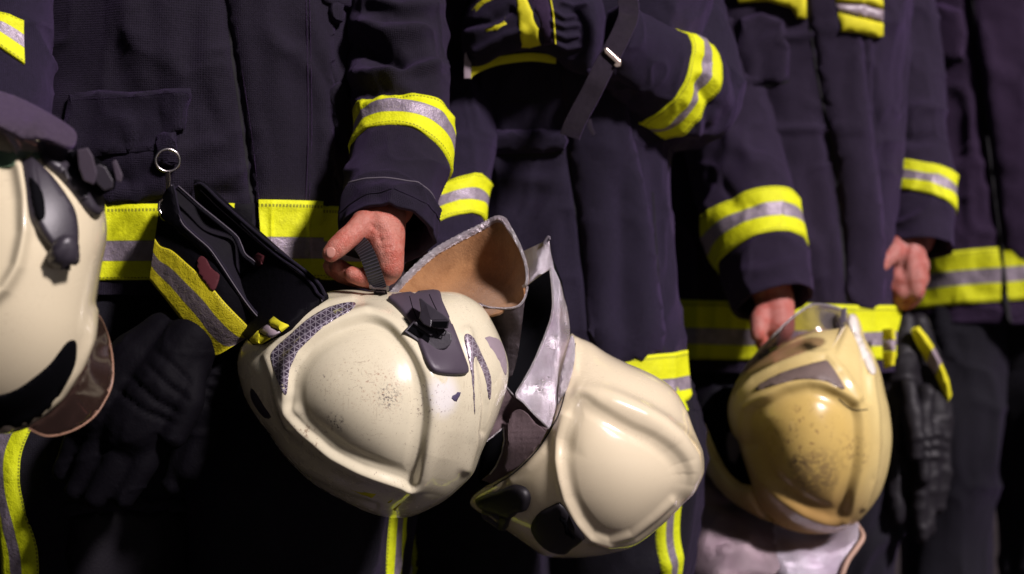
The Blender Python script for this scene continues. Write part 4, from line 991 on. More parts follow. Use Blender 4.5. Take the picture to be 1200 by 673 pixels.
patch('side_pad', [(657, 589), (667, 603), (684, 627), (683, 633), (671, 641), (662, 648), (645, 645), (632, 635), (623, 621), (624, 611), (634, 599), (646, 593)], sh3.surf, M['plasticmat'], h3, off=.006, edge=4, res=4, smooth=2)
patch('side_pad', [(657, 592), (666, 605), (680, 627), (672, 634), (662, 622), (656, 606)], sh3.surf, M['plasticdk'], h3, off=.0085, edge=2, res=4, smooth=1)
ribbon('rim_gasket', [(674, 402), (671, 425), (664, 452), (656, 482), (646, 502), (633, 523), (617, 541), (600, 556), (578, 570)], 2.2, sh3.surf, M['seam'], shell3, off=.0008)
# dark opening behind the curtain
iv = depthfield([(618, 333, 1.70), (648, 313, 1.70), (640, 400, 1.735), (600, 450, 1.72), (620, 390, 1.75), (580, 560, 1.70), (640, 480, 1.74), (560, 520, 1.70)])
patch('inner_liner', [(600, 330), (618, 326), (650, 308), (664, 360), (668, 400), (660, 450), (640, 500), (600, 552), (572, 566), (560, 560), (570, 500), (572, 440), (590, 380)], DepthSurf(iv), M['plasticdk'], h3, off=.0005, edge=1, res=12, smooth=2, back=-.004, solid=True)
tabf = depthfield([(614, 294, 1.655), (643, 280, 1.635), (650, 312, 1.630), (618, 335, 1.64), (630, 305, 1.635)])
tb = patch('curtain_tab', [(612, 295), (625, 289), (638, 283), (643, 281), (645, 296), (649, 313), (634, 322), (618, 334), (616, 318)], DepthSurf(tabf), M['alu'], h3, off=.0005, edge=.8, res=3.5, smooth=0, back=-.002, solid=True)
rod('tab_thread', P([637, 640, 643, 644], [286, 281, 277.5, 281], [1.634] * 4), .0016, M['thread'], tb, seg=8, n=12)
fl = depthfield([(645, 317, 1.628), (649, 313, 1.628), (648, 357, 1.614), (661, 347, 1.632), (640, 390, 1.606), (654, 395, 1.606), (668, 385, 1.635), (626, 424, 1.602), (640, 450, 1.594), (664, 420, 1.628), (605, 463, 1.600), (655, 465, 1.620), (624, 483, 1.594), (643, 502, 1.600)])
fa = patch('silver_flap', [(645, 316), (649, 314), (655, 330), (661, 347), (667, 373), (668, 397), (662, 428), (657, 448), (653, 472), (648, 488), (643, 502), (634, 493), (624, 483), (614, 472), (605, 463), (614, 446), (626, 424), (634, 406), (640, 390), (646, 372), (648, 355), (647, 335)], DepthSurf(fl), M['alu'], h3, off=.0005, edge=.8, res=4, smooth=2, back=-.002, solid=True,
           bump=lambda q: .0016 * noise3(np.concatenate([q / 15, q[:, :1] * 0], -1), 4) + .003 * np.exp(-((q[:, 0] - 652 + (q[:, 1] - 400) * .05) / 5) ** 2))
fb = smooth_open([(645, 316), (647, 335), (648, 355), (646, 372), (640, 390), (626, 424), (614, 446), (605, 463), (614, 472), (624, 483), (634, 493), (643, 502)], 90)
rod('flap_binding', P(fb[:, 0], fb[:, 1], fl(fb) - .001), .0013, M['alutrim'], fa, seg=8)
ss = depthfield([(658, 470, 1.612), (668, 395, 1.625), (675, 405, 1.617), (668, 450, 1.605), (655, 470, 1.61)])
patch('silver_edge', [(655, 477), (654, 462), (657, 440), (663, 415), (669, 394), (673, 398), (674, 415), (671, 435), (665, 455), (660, 468)], DepthSurf(ss), M['alutrim'], h3, off=.002, edge=2.5, res=3, smooth=2, back=-.002, solid=True, bump=lambda q: .002 * noise3(np.concatenate([q / 9, q[:, :1] * 0], -1), 8))
bf = depthfield([(578, 450, 1.600), (593, 453, 1.607), (604, 466, 1.603), (624, 483, 1.604), (642, 503, 1.597), (617, 540, 1.618), (599, 554, 1.630), (576, 568, 1.650), (565, 521, 1.606), (577, 480, 1.592), (592, 490, 1.622), (590, 503, 1.607), (591, 520, 1.602), (610, 500, 1.606), (600, 485, 1.616), (582, 548, 1.630), (604, 520, 1.602)])
lf = patch('lower_flap', [(578, 450), (586, 450.5), (593, 453), (599, 459), (604, 466), (614, 475), (624, 483), (642, 503), (633, 520), (618, 539), (600, 553), (576, 567), (565, 563), (574, 556), (581, 547), (588, 531), (591, 516), (590, 501), (577, 512), (565, 521), (570, 511), (574, 500), (577, 475)], DepthSurf(bf), M['alubr'], h3, off=.0005, edge=.6, res=3.5, smooth=0, back=-.002, solid=True)
for ln in ([(578, 450), (593, 453), (604, 466)], [(577, 455), (577, 475), (574, 500), (565, 521), (577, 512), (590, 501)], [(590, 501), (591, 516), (588, 531), (581, 547), (574, 556)]):
    l = np.concatenate([np.linspace(a, b, 10) for a, b in zip(ln[:-1], ln[1:])]); rod('flap_binding', P(l[:, 0], l[:, 1], bf(l) - .0012), .0008, M['alutrim'], lf, seg=6)
lp = depthfield([(604, 485, 1.598), (612, 484, 1.594), (640, 510, 1.590), (618, 538, 1.606), (600, 551, 1.616), (592, 520, 1.594), (610, 510, 1.590)])
patch('lower_flap_overlap', [(595, 500), (600, 484), (609, 480), (618, 485), (628, 497), (639, 506), (632, 520), (617, 538), (602, 550), (590, 553), (593, 535), (595, 515)], DepthSurf(lp), M['alubr'], h3, off=.0005, edge=1, res=4, smooth=2, back=-.002, solid=True)

# ---- yellowed helmet
h4 = helmet(955, 490, 2.12, 'yellowed grimy helmet with clear visor raised, held hanging at the far right')
W4 = lambda px, py: op(px, py, 1.99)
M['shellC'] = shellpaint('yellowed_shell', (.72, .585, .25), .6, .6, grime=(.22, .09, .03), rough=.27, coat=.25, stains_and_glare=(
    (W4(945, 535), .16, (.60, .42, .115), .9, 20, -.2), (op(935, 618, 2.10), .15, (.36, .20, .06), .85, 20, -.2), (W4(958, 562), .055, (.10, .05, .05), .5, 140, .42), (W4(935, 545), .02, (.06, .035, .03), .8, 120, .42), (W4(985, 580), .04, (.08, .05, .04), .8, 90, .45), (W4(900, 590), .03, (.05, .03, .03), .8, 90, .5), (W4(1012, 535), .05, (.13, .07, .04), .7, 120, .5), (W4(940, 510), .06, (.2, .1, .05), .7, 120, .55)))
out4 = [(868, 440), (882, 427), (902, 413), (927, 398), (954, 387), (986, 381), (998, 368), (1006, 374), (1013, 396), (1022, 414), (1030, 434), (1036, 460), (1041, 482), (1044, 513), (1041, 541), (1035, 565), (1026, 584), (1007, 603), (981, 616), (952, 622), (928, 620), (909, 613), (893, 600), (885, 585), (886, 568), (883, 550), (877, 530), (872, 513), (862, 501), (856, 482), (858, 462)]
pat4 = [(882, 491), (888, 481), (907, 472), (925, 463), (952, 457), (973, 464), (989, 473), (997, 486), (999, 506), (998, 541), (991, 572), (983, 599), (964, 599), (943, 590), (919, 573), (900, 552), (888, 528), (882, 507)]
sh4 = Shell(out4, (950, 500), 2.14, .145, .09, apex=(0, 6),
            steps=[(pat4, 8, 9, 18, .0105, .2, .010)],
            ridges=[([(880, 478), (900, 468), (925, 458), (950, 453), (975, 459), (995, 472)], 5, .004), ([(870, 462), (885, 446), (912, 430), (945, 419), (968, 417), (985, 436), (1000, 466)], 5, .0045),
                    ([(887, 529), (899, 555), (918, 576), (942, 594), (964, 603), (985, 604)], 5, .004),
                    ([(1019, 440), (1023, 480), (1024, 520), (1020, 560), (1008, 590)], 4, .004), ([(1009, 400), (1013, 430), (1012, 470)], 4, -.004)], nphi=110, nth=320)
shell4 = sh4.build('shell', M['shellC'], h4)
patch('reflective_sticker', [(884, 458), (892, 449), (915, 437), (940, 429), (963, 423), (971, 424), (981, 439), (990, 455), (985, 456), (970, 448), (952, 445), (931, 446), (909, 452), (893, 457)], sh4.surf, M['prism3'], shell4, off=.002, edge=1, res=5, smooth=2)
ribbon('dark_edge_line', [(983, 468), (993, 477), (1003, 481), (1017, 480)], 2.2, sh4.surf, M['seam'], shell4, off=.0006)
patch('flank_glare', [(994, 370), (1000, 369), (1005, 378), (1010, 396), (1018, 414), (1026, 434), (1022, 440), (1015, 432), (1008, 412), (1001, 394), (994, 382)], sh4.surf, plain('white_glare', (.78, .74, .66), .25, coat=.5), h4, off=.004, edge=3, res=4, smooth=2)  # pale raised patch paints the specular glare on the right flank
vf = depthfield([(868, 440, 2.11), (902, 413, 2.045), (927, 398, 2.02), (954, 387, 2.01), (986, 382, 2.03), (882, 420, 2.09), (920, 380, 2.035), (953, 357, 2.035), (990, 366, 2.045)])
vs = patch('visor', [(868, 441), (875, 430), (882, 420), (900, 400), (920, 380), (938, 365), (953, 357), (975, 359), (990, 364), (996, 372), (988, 384), (954, 389), (927, 400), (902, 415), (882, 429)], DepthSurf(vf), M['clear'], h4, off=.0004, edge=1, res=5, smooth=2, back=-.002, solid=True)
vl = smooth_open([(868, 440), (882, 420), (900, 400), (920, 380), (938, 365), (953, 357), (975, 359), (990, 364)], 60); rod('visor_edge', P(vl[:, 0], vl[:, 1], vf(vl)), .0016, M['alutrim'], vs, seg=6)
block('visor_hinge', [(986, 362), (992, 360), (992, 376), (987, 381), (984, 375)], [(986, 362, 2.02), (992, 360, 2.02), (987, 381, 2.01)], .012, M['rubber'], h4)
rimf = depthfield([(812, 493, 2.20), (830, 553, 2.17), (850, 578, 2.15), (880, 600, 2.12), (905, 612, 2.10), (880, 572, 2.09), (850, 560, 2.13), (836, 535, 2.16)])
patch('brim', [(811, 490), (821, 500), (828, 517), (837, 536), (850, 558), (864, 571), (879, 573), (886, 584), (894, 599), (906, 612), (893, 608), (868, 594), (848, 579), (830, 556), (818, 525)], DepthSurf(rimf), M['shellC'], h4, off=.006, edge=5, res=5, smooth=2, back=-.012, solid=True)
inf = depthfield([(830, 480, 2.24), (870, 470, 2.22), (860, 530, 2.22), (884, 560, 2.20), (840, 520, 2.25)])
patch('inner_liner', [(818, 490), (835, 462), (858, 455), (868, 500), (884, 530), (892, 566), (880, 580), (858, 574), (840, 552), (828, 522)], DepthSurf(inf), M['plasticdk'], h4, off=.001, edge=1, res=8, smooth=2, back=-.01, solid=True)
block('strap_buckle', [(853, 507), (862, 505), (868, 513), (868, 530), (862, 545), (854, 540), (851, 520)], [(853, 507, 2.17), (868, 513, 2.165), (860, 545, 2.165)], .02, M['rubber'], h4, bevel=.003)
cf4 = depthfield([(795, 600, 2.20), (840, 575, 2.19), (880, 596, 2.25), (905, 608, 2.24), (950, 618, 2.23), (1000, 608, 2.21), (905, 626, 2.17), (950, 634, 2.15), (905, 640, 2.13), (950, 650, 2.11), (1008, 635, 2.13), (985, 690, 2.10), (920, 690, 2.085), (900, 700, 2.13), (850, 690, 2.09), (790, 690, 2.15), (815, 640, 2.115), (870, 640, 2.085), (940, 660, 2.075)])
bmp = lambda q: .014 * noise3(np.concatenate([q / 34, q[:, :1] * 0], -1), 14) + .003 * noise3(np.concatenate([q / 12, q[:, :1] * 0], -1), 15)
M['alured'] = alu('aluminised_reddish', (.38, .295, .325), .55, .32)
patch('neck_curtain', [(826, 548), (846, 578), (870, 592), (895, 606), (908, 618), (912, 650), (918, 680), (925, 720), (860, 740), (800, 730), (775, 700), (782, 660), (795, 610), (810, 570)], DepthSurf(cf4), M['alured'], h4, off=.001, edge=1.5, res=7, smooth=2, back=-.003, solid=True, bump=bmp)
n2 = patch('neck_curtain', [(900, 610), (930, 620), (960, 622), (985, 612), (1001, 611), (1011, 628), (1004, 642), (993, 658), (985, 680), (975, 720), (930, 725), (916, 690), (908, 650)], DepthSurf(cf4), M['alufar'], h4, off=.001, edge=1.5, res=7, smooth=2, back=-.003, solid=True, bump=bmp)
l = smooth_open([(1001, 611), (1011, 628), (1004, 642), (993, 658), (985, 680), (978, 710)], 40); rod('curtain_binding', P(l[:, 0], l[:, 1], cf4(l) - .004), .004, plain('tan_binding', (.42, .27, .20), .7), n2, seg=8)

# ---- nearest helmet, cut by the left edge of the picture
h1 = helmet(-20, 330, 1.25, 'nearest blurred cream helmet with black side grip and smoked visor at the left edge')
W1 = lambda px, py: op(px, py, 1.16)
M['shellD'] = shellpaint('pale_shell', (.70, .62, .42), .2, .25, rough=.2, stains_and_glare=((W1(62, 368), .012, (.10, .06, .05), .9, 130, .5), (W1(72, 372), .010, (.14, .08, .06), .8, 130, .52)))
out1 = [(80, 176), (103, 200), (116, 221), (124, 254), (125, 280), (119, 312), (114, 345), (111, 369), (108, 402), (98, 434), (82, 460), (62, 483), (36, 500), (0, 509), (-60, 505), (-120, 470), (-160, 400), (-165, 320), (-150, 240), (-110, 180), (-60, 148), (0, 142), (45, 158)]
sh1 = Shell(out1, (-20, 330), 1.26, .10, .11, apex=(0, 0),
            ridges=[([(-4, 150), (14, 180), (22, 205), (27, 235), (28, 273), (20, 312), (6, 338), (-20, 360)], 7, .006), ([(113, 365), (106, 398), (92, 430), (72, 462), (45, 486), (10, 500)], 6, .004)],
            steps=[([(-160, 300), (-120, 190), (-40, 160), (5, 190), (19, 220), (20, 275), (10, 312), (-10, 335), (-60, 360), (-130, 370)], 9, 6, 12, .004, .0, 0)], nphi=110, nth=320)
shell1 = sh1.build('shell', M['shellD'], h1)
patch('eye_opening', [(89, 400), (90, 412), (88, 428), (78, 450), (60, 477), (34, 498), (0, 503), (-40, 500), (-40, 470), (0, 463), (20, 456), (39, 443), (59, 426), (74, 406), (82, 399)], sh1.surf, M['plasticdk'], h1, off=.001, edge=1.5, res=6, smooth=2)
v1 = depthfield([(113, 372, 1.25), (131, 430, 1.29), (108, 490, 1.26), (56, 510, 1.22), (36, 502, 1.20), (82, 462, 1.215), (100, 430, 1.235), (125, 395, 1.285)])
v1p = patch('visor', [(110, 371), (115, 370), (121, 380), (128, 400), (132, 425), (131, 450), (122, 471), (108, 490), (84, 505), (56, 511), (34, 503), (58, 488), (82, 462), (98, 434), (107, 402)], DepthSurf(v1), M['smoke'], h1, off=.0005, edge=1, res=5, smooth=2, back=-.0025, solid=True)
l = smooth_open([(111, 371), (115, 370), (121, 380), (128, 400), (132, 425), (131, 450), (122, 471), (108, 490), (84, 505), (56, 511), (34, 503)], 60); rod('visor_edge', P(l[:, 0], l[:, 1], v1(l)), .0010, plain('amber_edge', (.30, .17, .11), .3), v1p, seg=6)
grip = patch('side_grip', [(26, 188), (36, 190), (46, 197), (57, 207), (68, 221), (78, 236), (85, 250), (88, 268), (88, 284), (85, 299), (76, 305), (62, 296), (50, 281), (36, 260), (32, 240), (30, 220), (27, 200)], sh1.surf, M['plastic'], h1, off=.011, edge=5, res=4, smooth=3)
gs = objsurf(grip)
patch('grip_slot', [(34, 208), (41, 212), (50, 226), (53, 244), (52, 256), (44, 258), (38, 240), (35, 222)], gs, M['plasticdk'], grip, off=.0012, edge=1.5, res=3, smooth=2)
kc = [(75 + 14 * math.cos(a), 292 + 17 * math.sin(a)) for a in np.linspace(0, 2 * PI, 16, endpoint=False)]
patch('grip_knob', kc, gs, M['plastic'], grip, off=.014, edge=7, res=3, smooth=2)
patch('green_band', [(-60, 170), (0, 177), (26, 177), (50, 178), (54, 184), (30, 190), (0, 197), (-60, 195)], sh1.surf, M['green'], shell1, off=.0007, edge=1, res=6, smooth=2)
fl1 = depthfield([(0, 110, 1.215), (40, 128, 1.21), (86, 155, 1.215), (76, 172, 1.19), (30, 163, 1.17), (0, 148, 1.165), (-60, 120, 1.20), (-120, 160, 1.2), (40, 145, 1.18), (-60, 150, 1.16)])
patch('neck_flap', [(-120, 130), (-60, 95), (0, 107), (30, 118), (60, 134), (86, 151), (90, 163), (86, 172), (76, 171), (58, 164), (45, 162), (25, 162), (0, 148), (-60, 140), (-120, 170)], DepthSurf(fl1), cloth('worn_curtain_cloth', (.050, .038, .050)), h1, off=.001, edge=1.5, res=6, smooth=2, back=-.004, solid=True)
d0 = float(sh1.surf(np.array([(70, 200)]))[0][1])
cb1 = patch('strap_anchor', [(44, 166), (56, 164), (74, 176), (88, 188), (100, 206), (111, 226), (117, 240), (115, 250), (108, 254), (98, 245), (84, 226), (66, 206), (52, 194), (46, 180)], sh1.surf, M['plastic'], h1, off=.009, edge=3, res=4, smooth=2)
block('buckle_body', [(80, 178), (98, 176), (118, 189), (136, 204), (135, 221), (118, 230), (100, 214)], [(80, 178, d0 - .006), (136, 210, d0 - .004), (98, 176, d0 - .006)], .02, M['plasticdk'], cb1, bevel=.0012)
block('buckle_prong', [(90, 176), (103, 173), (109, 183), (114, 204), (110, 217), (98, 212), (92, 196)], [(90, 178, d0 - .022), (112, 206, d0 - .018), (103, 176, d0 - .022)], .02, M['rubber'], cb1, bevel=.0012)
block('buckle_bar', [(106, 198), (116, 192), (124, 196), (133, 212), (132, 221), (122, 224), (112, 214)], [(106, 198, d0 - .012), (133, 215, d0 - .010), (118, 192, d0 - .012)], .014, M['plastic'], cb1, bevel=.0012)
block('buckle_bar', [(131, 190), (136, 187), (144, 206), (142, 214), (136, 212)], [(131, 190, d0 - .008), (144, 210, d0 - .006), (136, 187, d0 - .008)], .010, M['rubber'], cb1, bevel=.001)

# ------------------------------------------------------------------ gloves
GG = 'dark work gloves hung from coats'
def finger(bm_list, pts, radii): bm_list.append([(P(a, b, d), r) for (a, b, d), r in zip(pts, radii)])
def glove_hand(chains, mat, parent, vox=.004, folds=(), wr=.004):
    return link('glove_hand', body_mesh(chains, vox, 3, folds, wr), mat, parent)

# near pair on the ring
g1 = empty('glove', op(195, 300, 1.575), 'front black gauntlet glove on the ring, wide open cuff with silver and yellow band', 'glove', GG)
cu = lambda pts, n: smooth_open(pts, n)
NU, NV = 60, 24
top = cu([(186, 246), (192, 234), (201, 232), (212, 262), (245, 291), (271, 329), (294, 362), (309, 380), (318, 374)], NU)
top = cu([(186, 247), (190, 258), (203, 262), (222, 280), (247, 305), (270, 336), (290, 362), (303, 379), (316, 380)], NU)
bot = cu([(175, 328), (185, 340), (198, 356), (213, 376), (228, 396), (238, 411), (247, 418), (254, 417), (258, 415)], NU)
k = np.linspace(0, 1, NV)[:, None, None]; Q = top[None] * (1 - k) + bot[None] * k
cd = depthfield([(188, 250, 1.600), (245, 300, 1.560), (310, 380, 1.560), (175, 328, 1.595), (215, 370, 1.560), (250, 418, 1.570), (200, 290, 1.580), (280, 370, 1.547), (230, 340, 1.550)])
uu = np.broadcast_to(np.linspace(0, 1, NU)[None], (NV, NU)); vv = np.broadcast_to(k[..., 0], (NV, NU))
pts = P(Q[..., 0], Q[..., 1], cd(Q) + .003 * noise3(np.stack([uu * 4, vv * 2, uu * 0], -1), 6))
bkp = P(Q[..., 0], Q[..., 1], cd(Q) + .006)
def sheet(name, front, back, uv, mat, parent):
    a, b = front.shape[:2]; v = np.concatenate([front.reshape(-1, 3), back.reshape(-1, 3)]); n = a * b
    f = grid_faces(a, b) + [tuple(x + n for x in q[::-1]) for q in grid_faces(a, b)]
    rim = [(i, 0) for i in range(a)] + [(a - 1, j) for j in range(1, b)] + [(i, b - 1) for i in range(a - 2, -1, -1)] + [(0, j) for j in range(b - 2, 0, -1)]
    idx = [i * b + j for i, j in rim]
    for x, y in zip(idx, idx[1:] + idx[:1]): f.append((x, y, y + n, x + n))
    me = mesh_from(v, f, np.concatenate([uv.reshape(-1, 2)] * 2)); fix_normals(me); sharp(me, 50); return link(name, me, mat, parent)
cuff1 = sheet('cuff', pts, bkp, np.stack([uu * .2, vv * .1], -1), M['leather'], g1)
# band: lower part of the cuff
m = 26; vlo = np.interp(np.linspace(0, 1, NU), [0, 1], [.40, .12]); kk = np.linspace(0, 1, m)[:, None]
VV = vlo[None] + (1.005 - vlo[None]) * kk; Qb = top[None] * (1 - VV[..., None]) + bot[None] * VV[..., None]
off_ = np.where((kk > 0) & (kk < 1), .003, -.001)
pb = P(Qb[..., 0], Qb[..., 1], cd(Qb) + .003 * noise3(np.stack([np.broadcast_to(np.linspace(0, 1, NU), VV.shape) * 4, VV * 2, VV * 0], -1), 6) - off_)
me = mesh_from(pb.reshape(-1, 3), grid_faces(m, NU), np.stack([np.broadcast_to(np.linspace(0, .2, NU), VV.shape), np.broadcast_to(kk, VV.shape)], -1).reshape(-1, 2)); fix_normals(me)
link('reflective_band', me, M['tapeold'], cuff1)
# mouth of the cuff: dark lining and rolled rim
mouth = [(186, 246), (192, 232), (201, 216), (208, 221), (234, 243), (260, 264), (275, 277), (286, 299), (309, 321), (320, 343), (320, 366), (312, 377), (303, 379), (290, 362), (270, 336), (247, 305), (222, 280), (203, 262)]
md = depthfield([(186, 246, 1.600), (205, 220, 1.620), (275, 277, 1.615), (320, 345, 1.595), (312, 378, 1.565), (270, 336, 1.560), (222, 280, 1.570), (240, 265, 1.635), (290, 330, 1.625)])
lin = patch('cuff_lining', mouth, DepthSurf(md), M['black'], g1, off=.0005, edge=1, res=6, smooth=2, back=-.003, solid=True)
r1 = smooth_open([(201, 217), (204, 228), (207, 244), (214, 262), (228, 276), (245, 291), (258, 309), (271, 329), (283, 347), (294, 362), (304, 373), (311, 377), (318, 371), (320.5, 358), (320, 343), (309, 321), (297, 308), (286, 299), (281, 288), (275, 277), (255, 260), (234, 243), (215, 226), (207, 219)], 160)
rd = depthfield([(201, 217, 1.595), (214, 262, 1.570), (245, 291, 1.555), (294, 362, 1.547), (312, 377, 1.550), (320, 345, 1.575), (286, 299, 1.590), (234, 243, 1.610)])
rod('cuff_rim', P(r1[:, 0], r1[:, 1], rd(r1)), .0030, M['pants'], g1, seg=10)
rod('rim_stitching', P(r1[:100, 0], r1[:100, 1], rd(r1[:100]) - .0031), .0006, M['thread'], g1, seg=6)
rod('rim_stitching', P(r1[110:, 0] + 2, r1[110:, 1] - 1, rd(r1[110:]) - .0031), .0005, M['thread'], g1, seg=6)
ff = depthfield([(188, 236, 1.585), (212, 262, 1.569), (271, 329, 1.551), (312, 380, 1.547), (190, 262, 1.585), (247, 305, 1.555)])
patch('cuff_front', [(190, 232), (200, 218), (205, 240), (214, 262), (245, 291), (271, 329), (294, 362), (311, 378), (303, 381), (290, 364), (270, 338), (247, 307), (222, 283), (203, 265), (188, 254)], DepthSurf(ff), M['leather'], g1, off=.001, edge=1, res=5, smooth=2, back=-.004, solid=True)
patch('red_print', [(231, 306), (236, 300), (242, 304), (246, 312), (252, 318), (257, 322), (255, 332), (250, 341), (242, 333), (233, 321)], DepthSurf(lambda q: cd(q) - .0042), M['red'], cuff1, off=.0005, edge=.6, res=3, smooth=2)
C1 = [[(P(225, 400, 1.575), .030), (P(196, 450, 1.565), .040), (P(165, 500, 1.565), .042)], [(P(195, 395, 1.590), .028), (P(165, 430, 1.585), .040), (P(130, 480, 1.580), .042)],
      [(P(190, 500, 1.555), .017), (P(168, 545, 1.550), .0165), (P(146, 583, 1.550), .014)], [(P(160, 505, 1.555), .019), (P(136, 550, 1.553), .018), (P(113, 583, 1.553), .0155)],
      [(P(128, 500, 1.565), .018), (P(108, 540, 1.565), .017), (P(93, 574, 1.567), .0145)], [(P(110, 480, 1.580), .017), (P(88, 520, 1.580), .0155), (P(76, 552, 1.585), .013)],
      [(P(226, 430, 1.560), .016), (P(222, 470, 1.545), .017), (P(204, 510, 1.540), .015)]]
kf = [([(170, 425), (195, 450), (222, 470)], 3.5, -.004), ([(150, 440), (180, 468), (212, 486)], 3.5, -.004), ([(135, 455), (165, 480), (205, 497)], 3, -.004), ([(180, 410), (205, 430), (225, 450)], 3, -.003)]
gh1 = glove_hand(C1, M['leather'], g1, .0035, kf, .002)
g2 = empty('glove', op(270, 300, 1.615), 'rear black glove behind the banded gauntlet, narrow cuff mouth pointing to the hand', 'glove', GG)
c2 = depthfield([(230, 216, 1.635), (283, 258, 1.605), (327, 295, 1.565), (382, 347, 1.505), (338, 381, 1.482), (316, 395, 1.490), (270, 300, 1.630), (296, 404, 1.520), (290, 380, 1.56)])
cuff2 = patch('cuff', [(227, 218), (231, 214), (238, 216), (258, 236), (283, 258), (305, 277), (327, 295), (346, 309), (364, 323), (375, 335), (382, 347), (360, 364), (338, 381), (316, 395), (296, 404), (270, 370), (240, 300)], DepthSurf(c2), M['leather'], g2, off=.002, edge=2, res=7, smooth=2, back=-.010, solid=True)
l = smooth_open([(229, 217), (238, 217), (258, 236), (283, 258), (305, 277), (327, 295), (346, 309), (364, 323), (375, 335), (381, 347)], 90); rod('cuff_rim', P(l[:, 0], l[:, 1], c2(l) - .004), .0020, M['pants'], g2, seg=8)
l2 = l + np.array((-3.5, 6.0)); rod('rim_stitching', P(l2[10:, 0], l2[10:, 1], c2(l2[10:]) - .0035), .0006, M['thread'], g2, seg=6)
l3 = smooth_open([(283, 262), (305, 283), (327, 302), (350, 318), (366, 334), (372, 344), (379, 350)], 60); rod('cuff_rim', P(l3[:, 0], l3[:, 1], c2(l3) - .005), .0018, M['pants'], g2, seg=8)
cs2 = DepthSurf(lambda q: c2(q) - .004)
patch('reflective_band', [(321, 371), (329, 377), (338, 381), (329, 388), (318, 383), (316, 377)], cs2, M['yellow'], cuff2, off=.003, edge=1, res=4, smooth=0)
patch('reflective_band', [(316, 378), (318, 384), (328, 389), (317, 396), (306, 391), (304, 386)], cs2, M['sticker'], cuff2, off=.003, edge=1, res=4, smooth=0)
patch('reflective_band', [(303, 387), (306, 392), (316, 396), (305, 403), (296, 403), (292, 398)], cs2, M['yellow'], cuff2, off=.003, edge=1, res=4, smooth=0)
patch('red_print', [(296, 300), (304, 296), (311, 300), (308, 310), (302, 313)], cs2, M['red'], cuff2, off=.002, edge=.6, res=3, smooth=1)
C2 = [[(P(280, 390, 1.625), .026), (P(255, 440, 1.605), .026), (P(240, 480, 1.595), .026)], [(P(246, 470, 1.595), .022), (P(236, 510, 1.590), .018), (P(222, 548, 1.585), .015)], [(P(230, 480, 1.600), .02), (P(216, 530, 1.595), .017), (P(202, 566, 1.595), .014)]]
glove_hand(C2, M['leather'], g2, .004, [([(240, 440), (258, 446), (270, 444)], 2.5, -.004), ([(238, 454), (255, 460), (268, 458)], 2.5, -.004), ([(236, 468), (252, 474), (265, 472)], 2.5, -.004), ([(244, 426), (260, 432), (272, 430)], 2.5, -.003)])
# ring clip
rc = empty('ring_clip', op(196, 190, 1.590), 'shiny metal ring with snap clip carrying the gloves below the coat pocket', 'clip')
rp = [P(196.5 + 14 * math.cos(a), 188 + 13 * math.sin(a), 1.583 + .004 * math.cos(a)) for a in np.linspace(0, 2 * PI, 20, endpoint=False)]
rod('ring', rp, .0016, M['steel'], rc, seg=10, closed=True)
block('clip_body', [(194, 201), (199.5, 201), (200, 210), (199.5, 226), (194, 228), (193.5, 212)], [(194, 201, 1.578), (200, 210, 1.578), (194, 228, 1.583)], .005, M['steel'], rc, bevel=.0012)
rod('clip_hook', P([197, 196, 191, 187, 186.5, 189], [226, 232, 234, 238, 246, 250], [1.583] * 6), .0017, M['steel'], rc, seg=8, n=30)

# glove tucked in the folded arm
g3 = empty('glove', op(620, 20, 1.80), 'dark glove with yellow wedge and gathered wrist tucked into the folded forearm', 'glove', GG)
o3 = [(545, 60), (543, 30), (552, -5), (575, -35), (630, -45), (680, -35), (704, 0), (709, 40), (703, 78), (688, 86), (668, 82), (650, 64), (632, 60), (608, 62), (590, 66), (565, 78), (550, 76)]
g3s = Shell(o3, (626, 15), 1.875, .055, .03, amp=.0035, seed=8, ridges=[([(648, 14), (660, 22), (672, 20)], 3, .005), ([(646, 26), (660, 32), (676, 30)], 3, .005), ([(648, 38), (662, 44), (676, 42)], 3, .005), ([(652, 50), (664, 56), (678, 54)], 3, .005), ([(660, 4), (672, 8), (684, 6)], 3, .005), ([(560, 60), (590, 42), (612, 36)], 5, .005), ([(545, 30), (575, 26), (598, 12)], 5, -.006), ([(690, 0), (697, 40), (690, 80)], 8, .005)], nphi=70, nth=240)
gl3 = g3s.build('glove_hand', M['coatB'], g3)
patch('yellow_wedge', [(600, -20), (610, -22), (616, -4), (624, 14), (631, 34), (634, 53), (622, 56), (611, 56), (609, 36), (606, 12)], g3s.surf, M['yellow'], gl3, off=.002, edge=1, res=4, smooth=0)
patch('grey_panel', [(613, -16), (640, -16), (646, 16), (649, 52), (637, 54), (634, 32), (627, 12), (619, -4)], g3s.surf, M['coatD'], gl3, off=.002, edge=1, res=4, smooth=0)
ribbon('yellow_piping', [(642, -16), (648, 16), (651, 52)], 2.2, g3s.surf, M['yellow'], gl3, off=.0025)
for pl in ([(553, 12), (560, 4), (566, -2), (580, -4), (578, 0), (568, 4), (558, 14)], [(568, 34), (580, 30), (590, 26), (592, 20), (594, 28), (582, 36), (570, 38)]): patch('yellow_print', pl, g3s.surf, M['yellow'], gl3, off=.001, edge=.8, res=3, smooth=0)
l = smooth_open([(548, 90), (553, 84), (575, 74), (600, 69), (625, 67), (652, 70)], 50); strap('cuff_edge', P(l[:, 0], l[:, 1], 1.868 + 0 * l[:, 0]), .011, .005, M['tapeold'] if False else M['yellow'], g3, n=50)
l = smooth_open([(549, 62), (548, 78), (548, 92)], 20); strap('cuff_edge', P(l[:, 0], l[:, 1], 1.862 + 0 * l[:, 0]), .009, .004, M['sticker'], g3, n=20)
cfm = depthfield([(548, 84, 1.878), (600, 72, 1.886), (652, 72, 1.886), (600, 40, 1.89), (548, 60, 1.886)])
